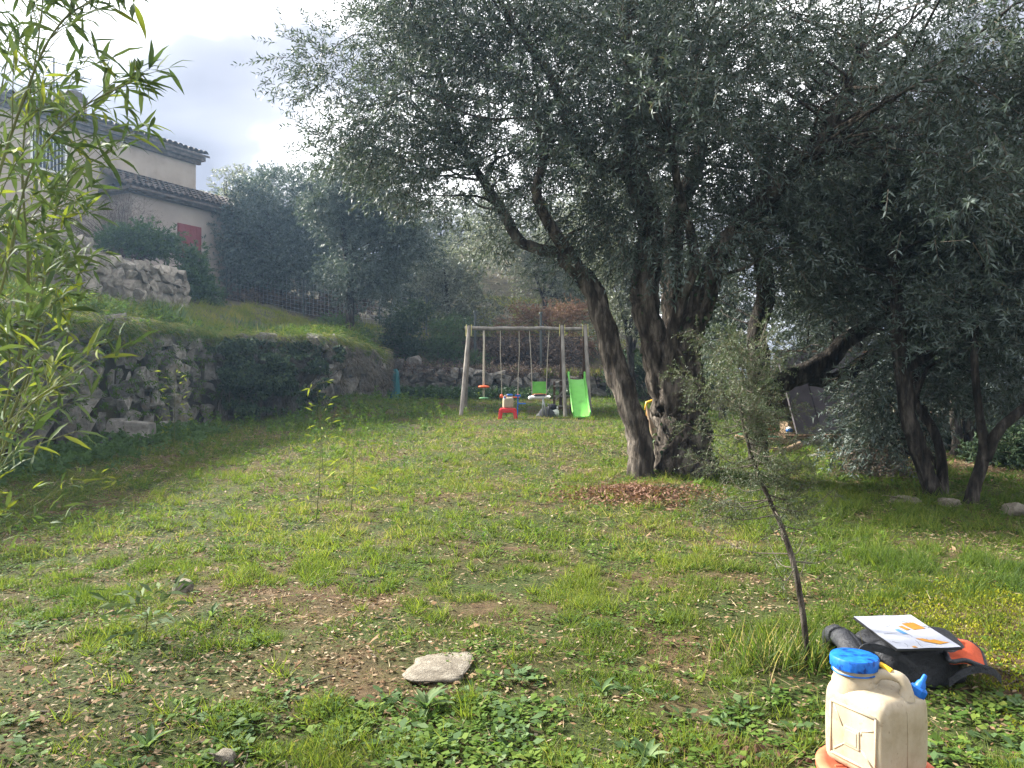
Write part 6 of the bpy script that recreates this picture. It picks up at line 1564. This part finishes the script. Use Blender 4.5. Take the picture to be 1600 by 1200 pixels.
# iris clumps
def iris(label, px, py, d, n, h, spread):
    p = PX(px, py, d)
    p[2] = Hs(p[0], d)
    root = empty('iris_clump', tuple(p)); tag(root, label, 'plant', 'iris clumps on the terrace')
    base = p + np.stack([rng.normal(size=n) * spread, rng.normal(size=n) * spread * 0.6, np.zeros(n)], -1)
    base[:, 2] = H(base[:, 0], base[:, 1]) - 0.02
    D = np.stack([rng.normal(size=n) * 0.3, rng.normal(size=n) * 0.3, np.ones(n)], -1)
    V, F = leafq(base, D, h * (0.5 + 0.6 * rng.random(n)), 0.035, mid=0.4, droop=0.12)
    o = objw('blades', V, F, M['iris'], root, attrs={'rnd': rng.random(n)}); tag(o, kind='stuff')
iris('large clump of iris blades below the end of the upper wall', 262, 500, 17.6, 190, 0.62, 0.32)
iris('row of iris blades on the terrace, left of the grey bush', 400, 500, 21.5, 120, 0.46, 0.42)
iris('small iris group on the terrace beside the grey bush', 447, 500, 21.8, 80, 0.42, 0.28)
# hillside undergrowth
x, y = terr_pts(16000, (-4.5, 8), (25.3, 36), lambda x, y: fbm(x, y, 1.4, 181) > 0.42)
k = len(x); D = np.stack([rng.normal(size=k) * 0.7, rng.normal(size=k) * 0.7, np.ones(k)], -1)
V, F = leafq(np.stack([x, y, H(x, y)], -1), D, 0.10 + 0.22 * rng.random(k), 0.028, mid=0.4, droop=0.3)
o = objw('hillside_undergrowth', V, F, M['grass'], attrs={'rnd': np.clip(0.3 + 0.7 * rng.random(k), 0, 1)}); tag(o, 'dry undergrowth on the slope behind the swings', 'undergrowth', kind='stuff')
# bright grass clumps on the rubble wall
x = np.r_[(858 - 800) / FPX * 25 + rng.normal(size=160) * 0.13, (893 - 800) / FPX * 25 + rng.normal(size=160) * 0.18, (935 - 800) / FPX * 25 + rng.normal(size=200) * 0.22]; k = len(x); y = 25.2 + rng.normal(size=k) * 0.1
V, F = leafq(np.stack([x, y, 1.62 + 0 * x], -1), np.stack([rng.normal(size=k) * 0.3, rng.normal(size=k) * 0.3, np.ones(k)], -1), 0.2 + 0.3 * rng.random(k), 0.02, mid=0.35, droop=0.15)
o = objw('wall_top_grass', V, F, M['bright_grass'], attrs={'rnd': rng.random(k)}); tag(o, 'bright grass growing on top of the rubble wall by the slide', 'grass', kind='stuff')

# ================================================================== LENS-FLARE VEIL
mz = new_mat('flare_veil_volume'); t = NT(mz)
pv = t.n('ShaderNodeVolumePrincipled', {'Color': (0.45, 0.68, 1.0, 1), 'Density': 0.0012, 'Anisotropy': 0.62})  # thin bluish scattering, added to imitate the veil of lens flare
t.n('ShaderNodeOutputMaterial', {'Volume': pv.outputs[0]})
o = MB().box((0, 0, 6.5), (250, 250, 17)).build('flare_veil', mz); tag(o, 'thin bluish scattering volume added to imitate a lens-flare veil', 'flare_veil', kind='stuff')
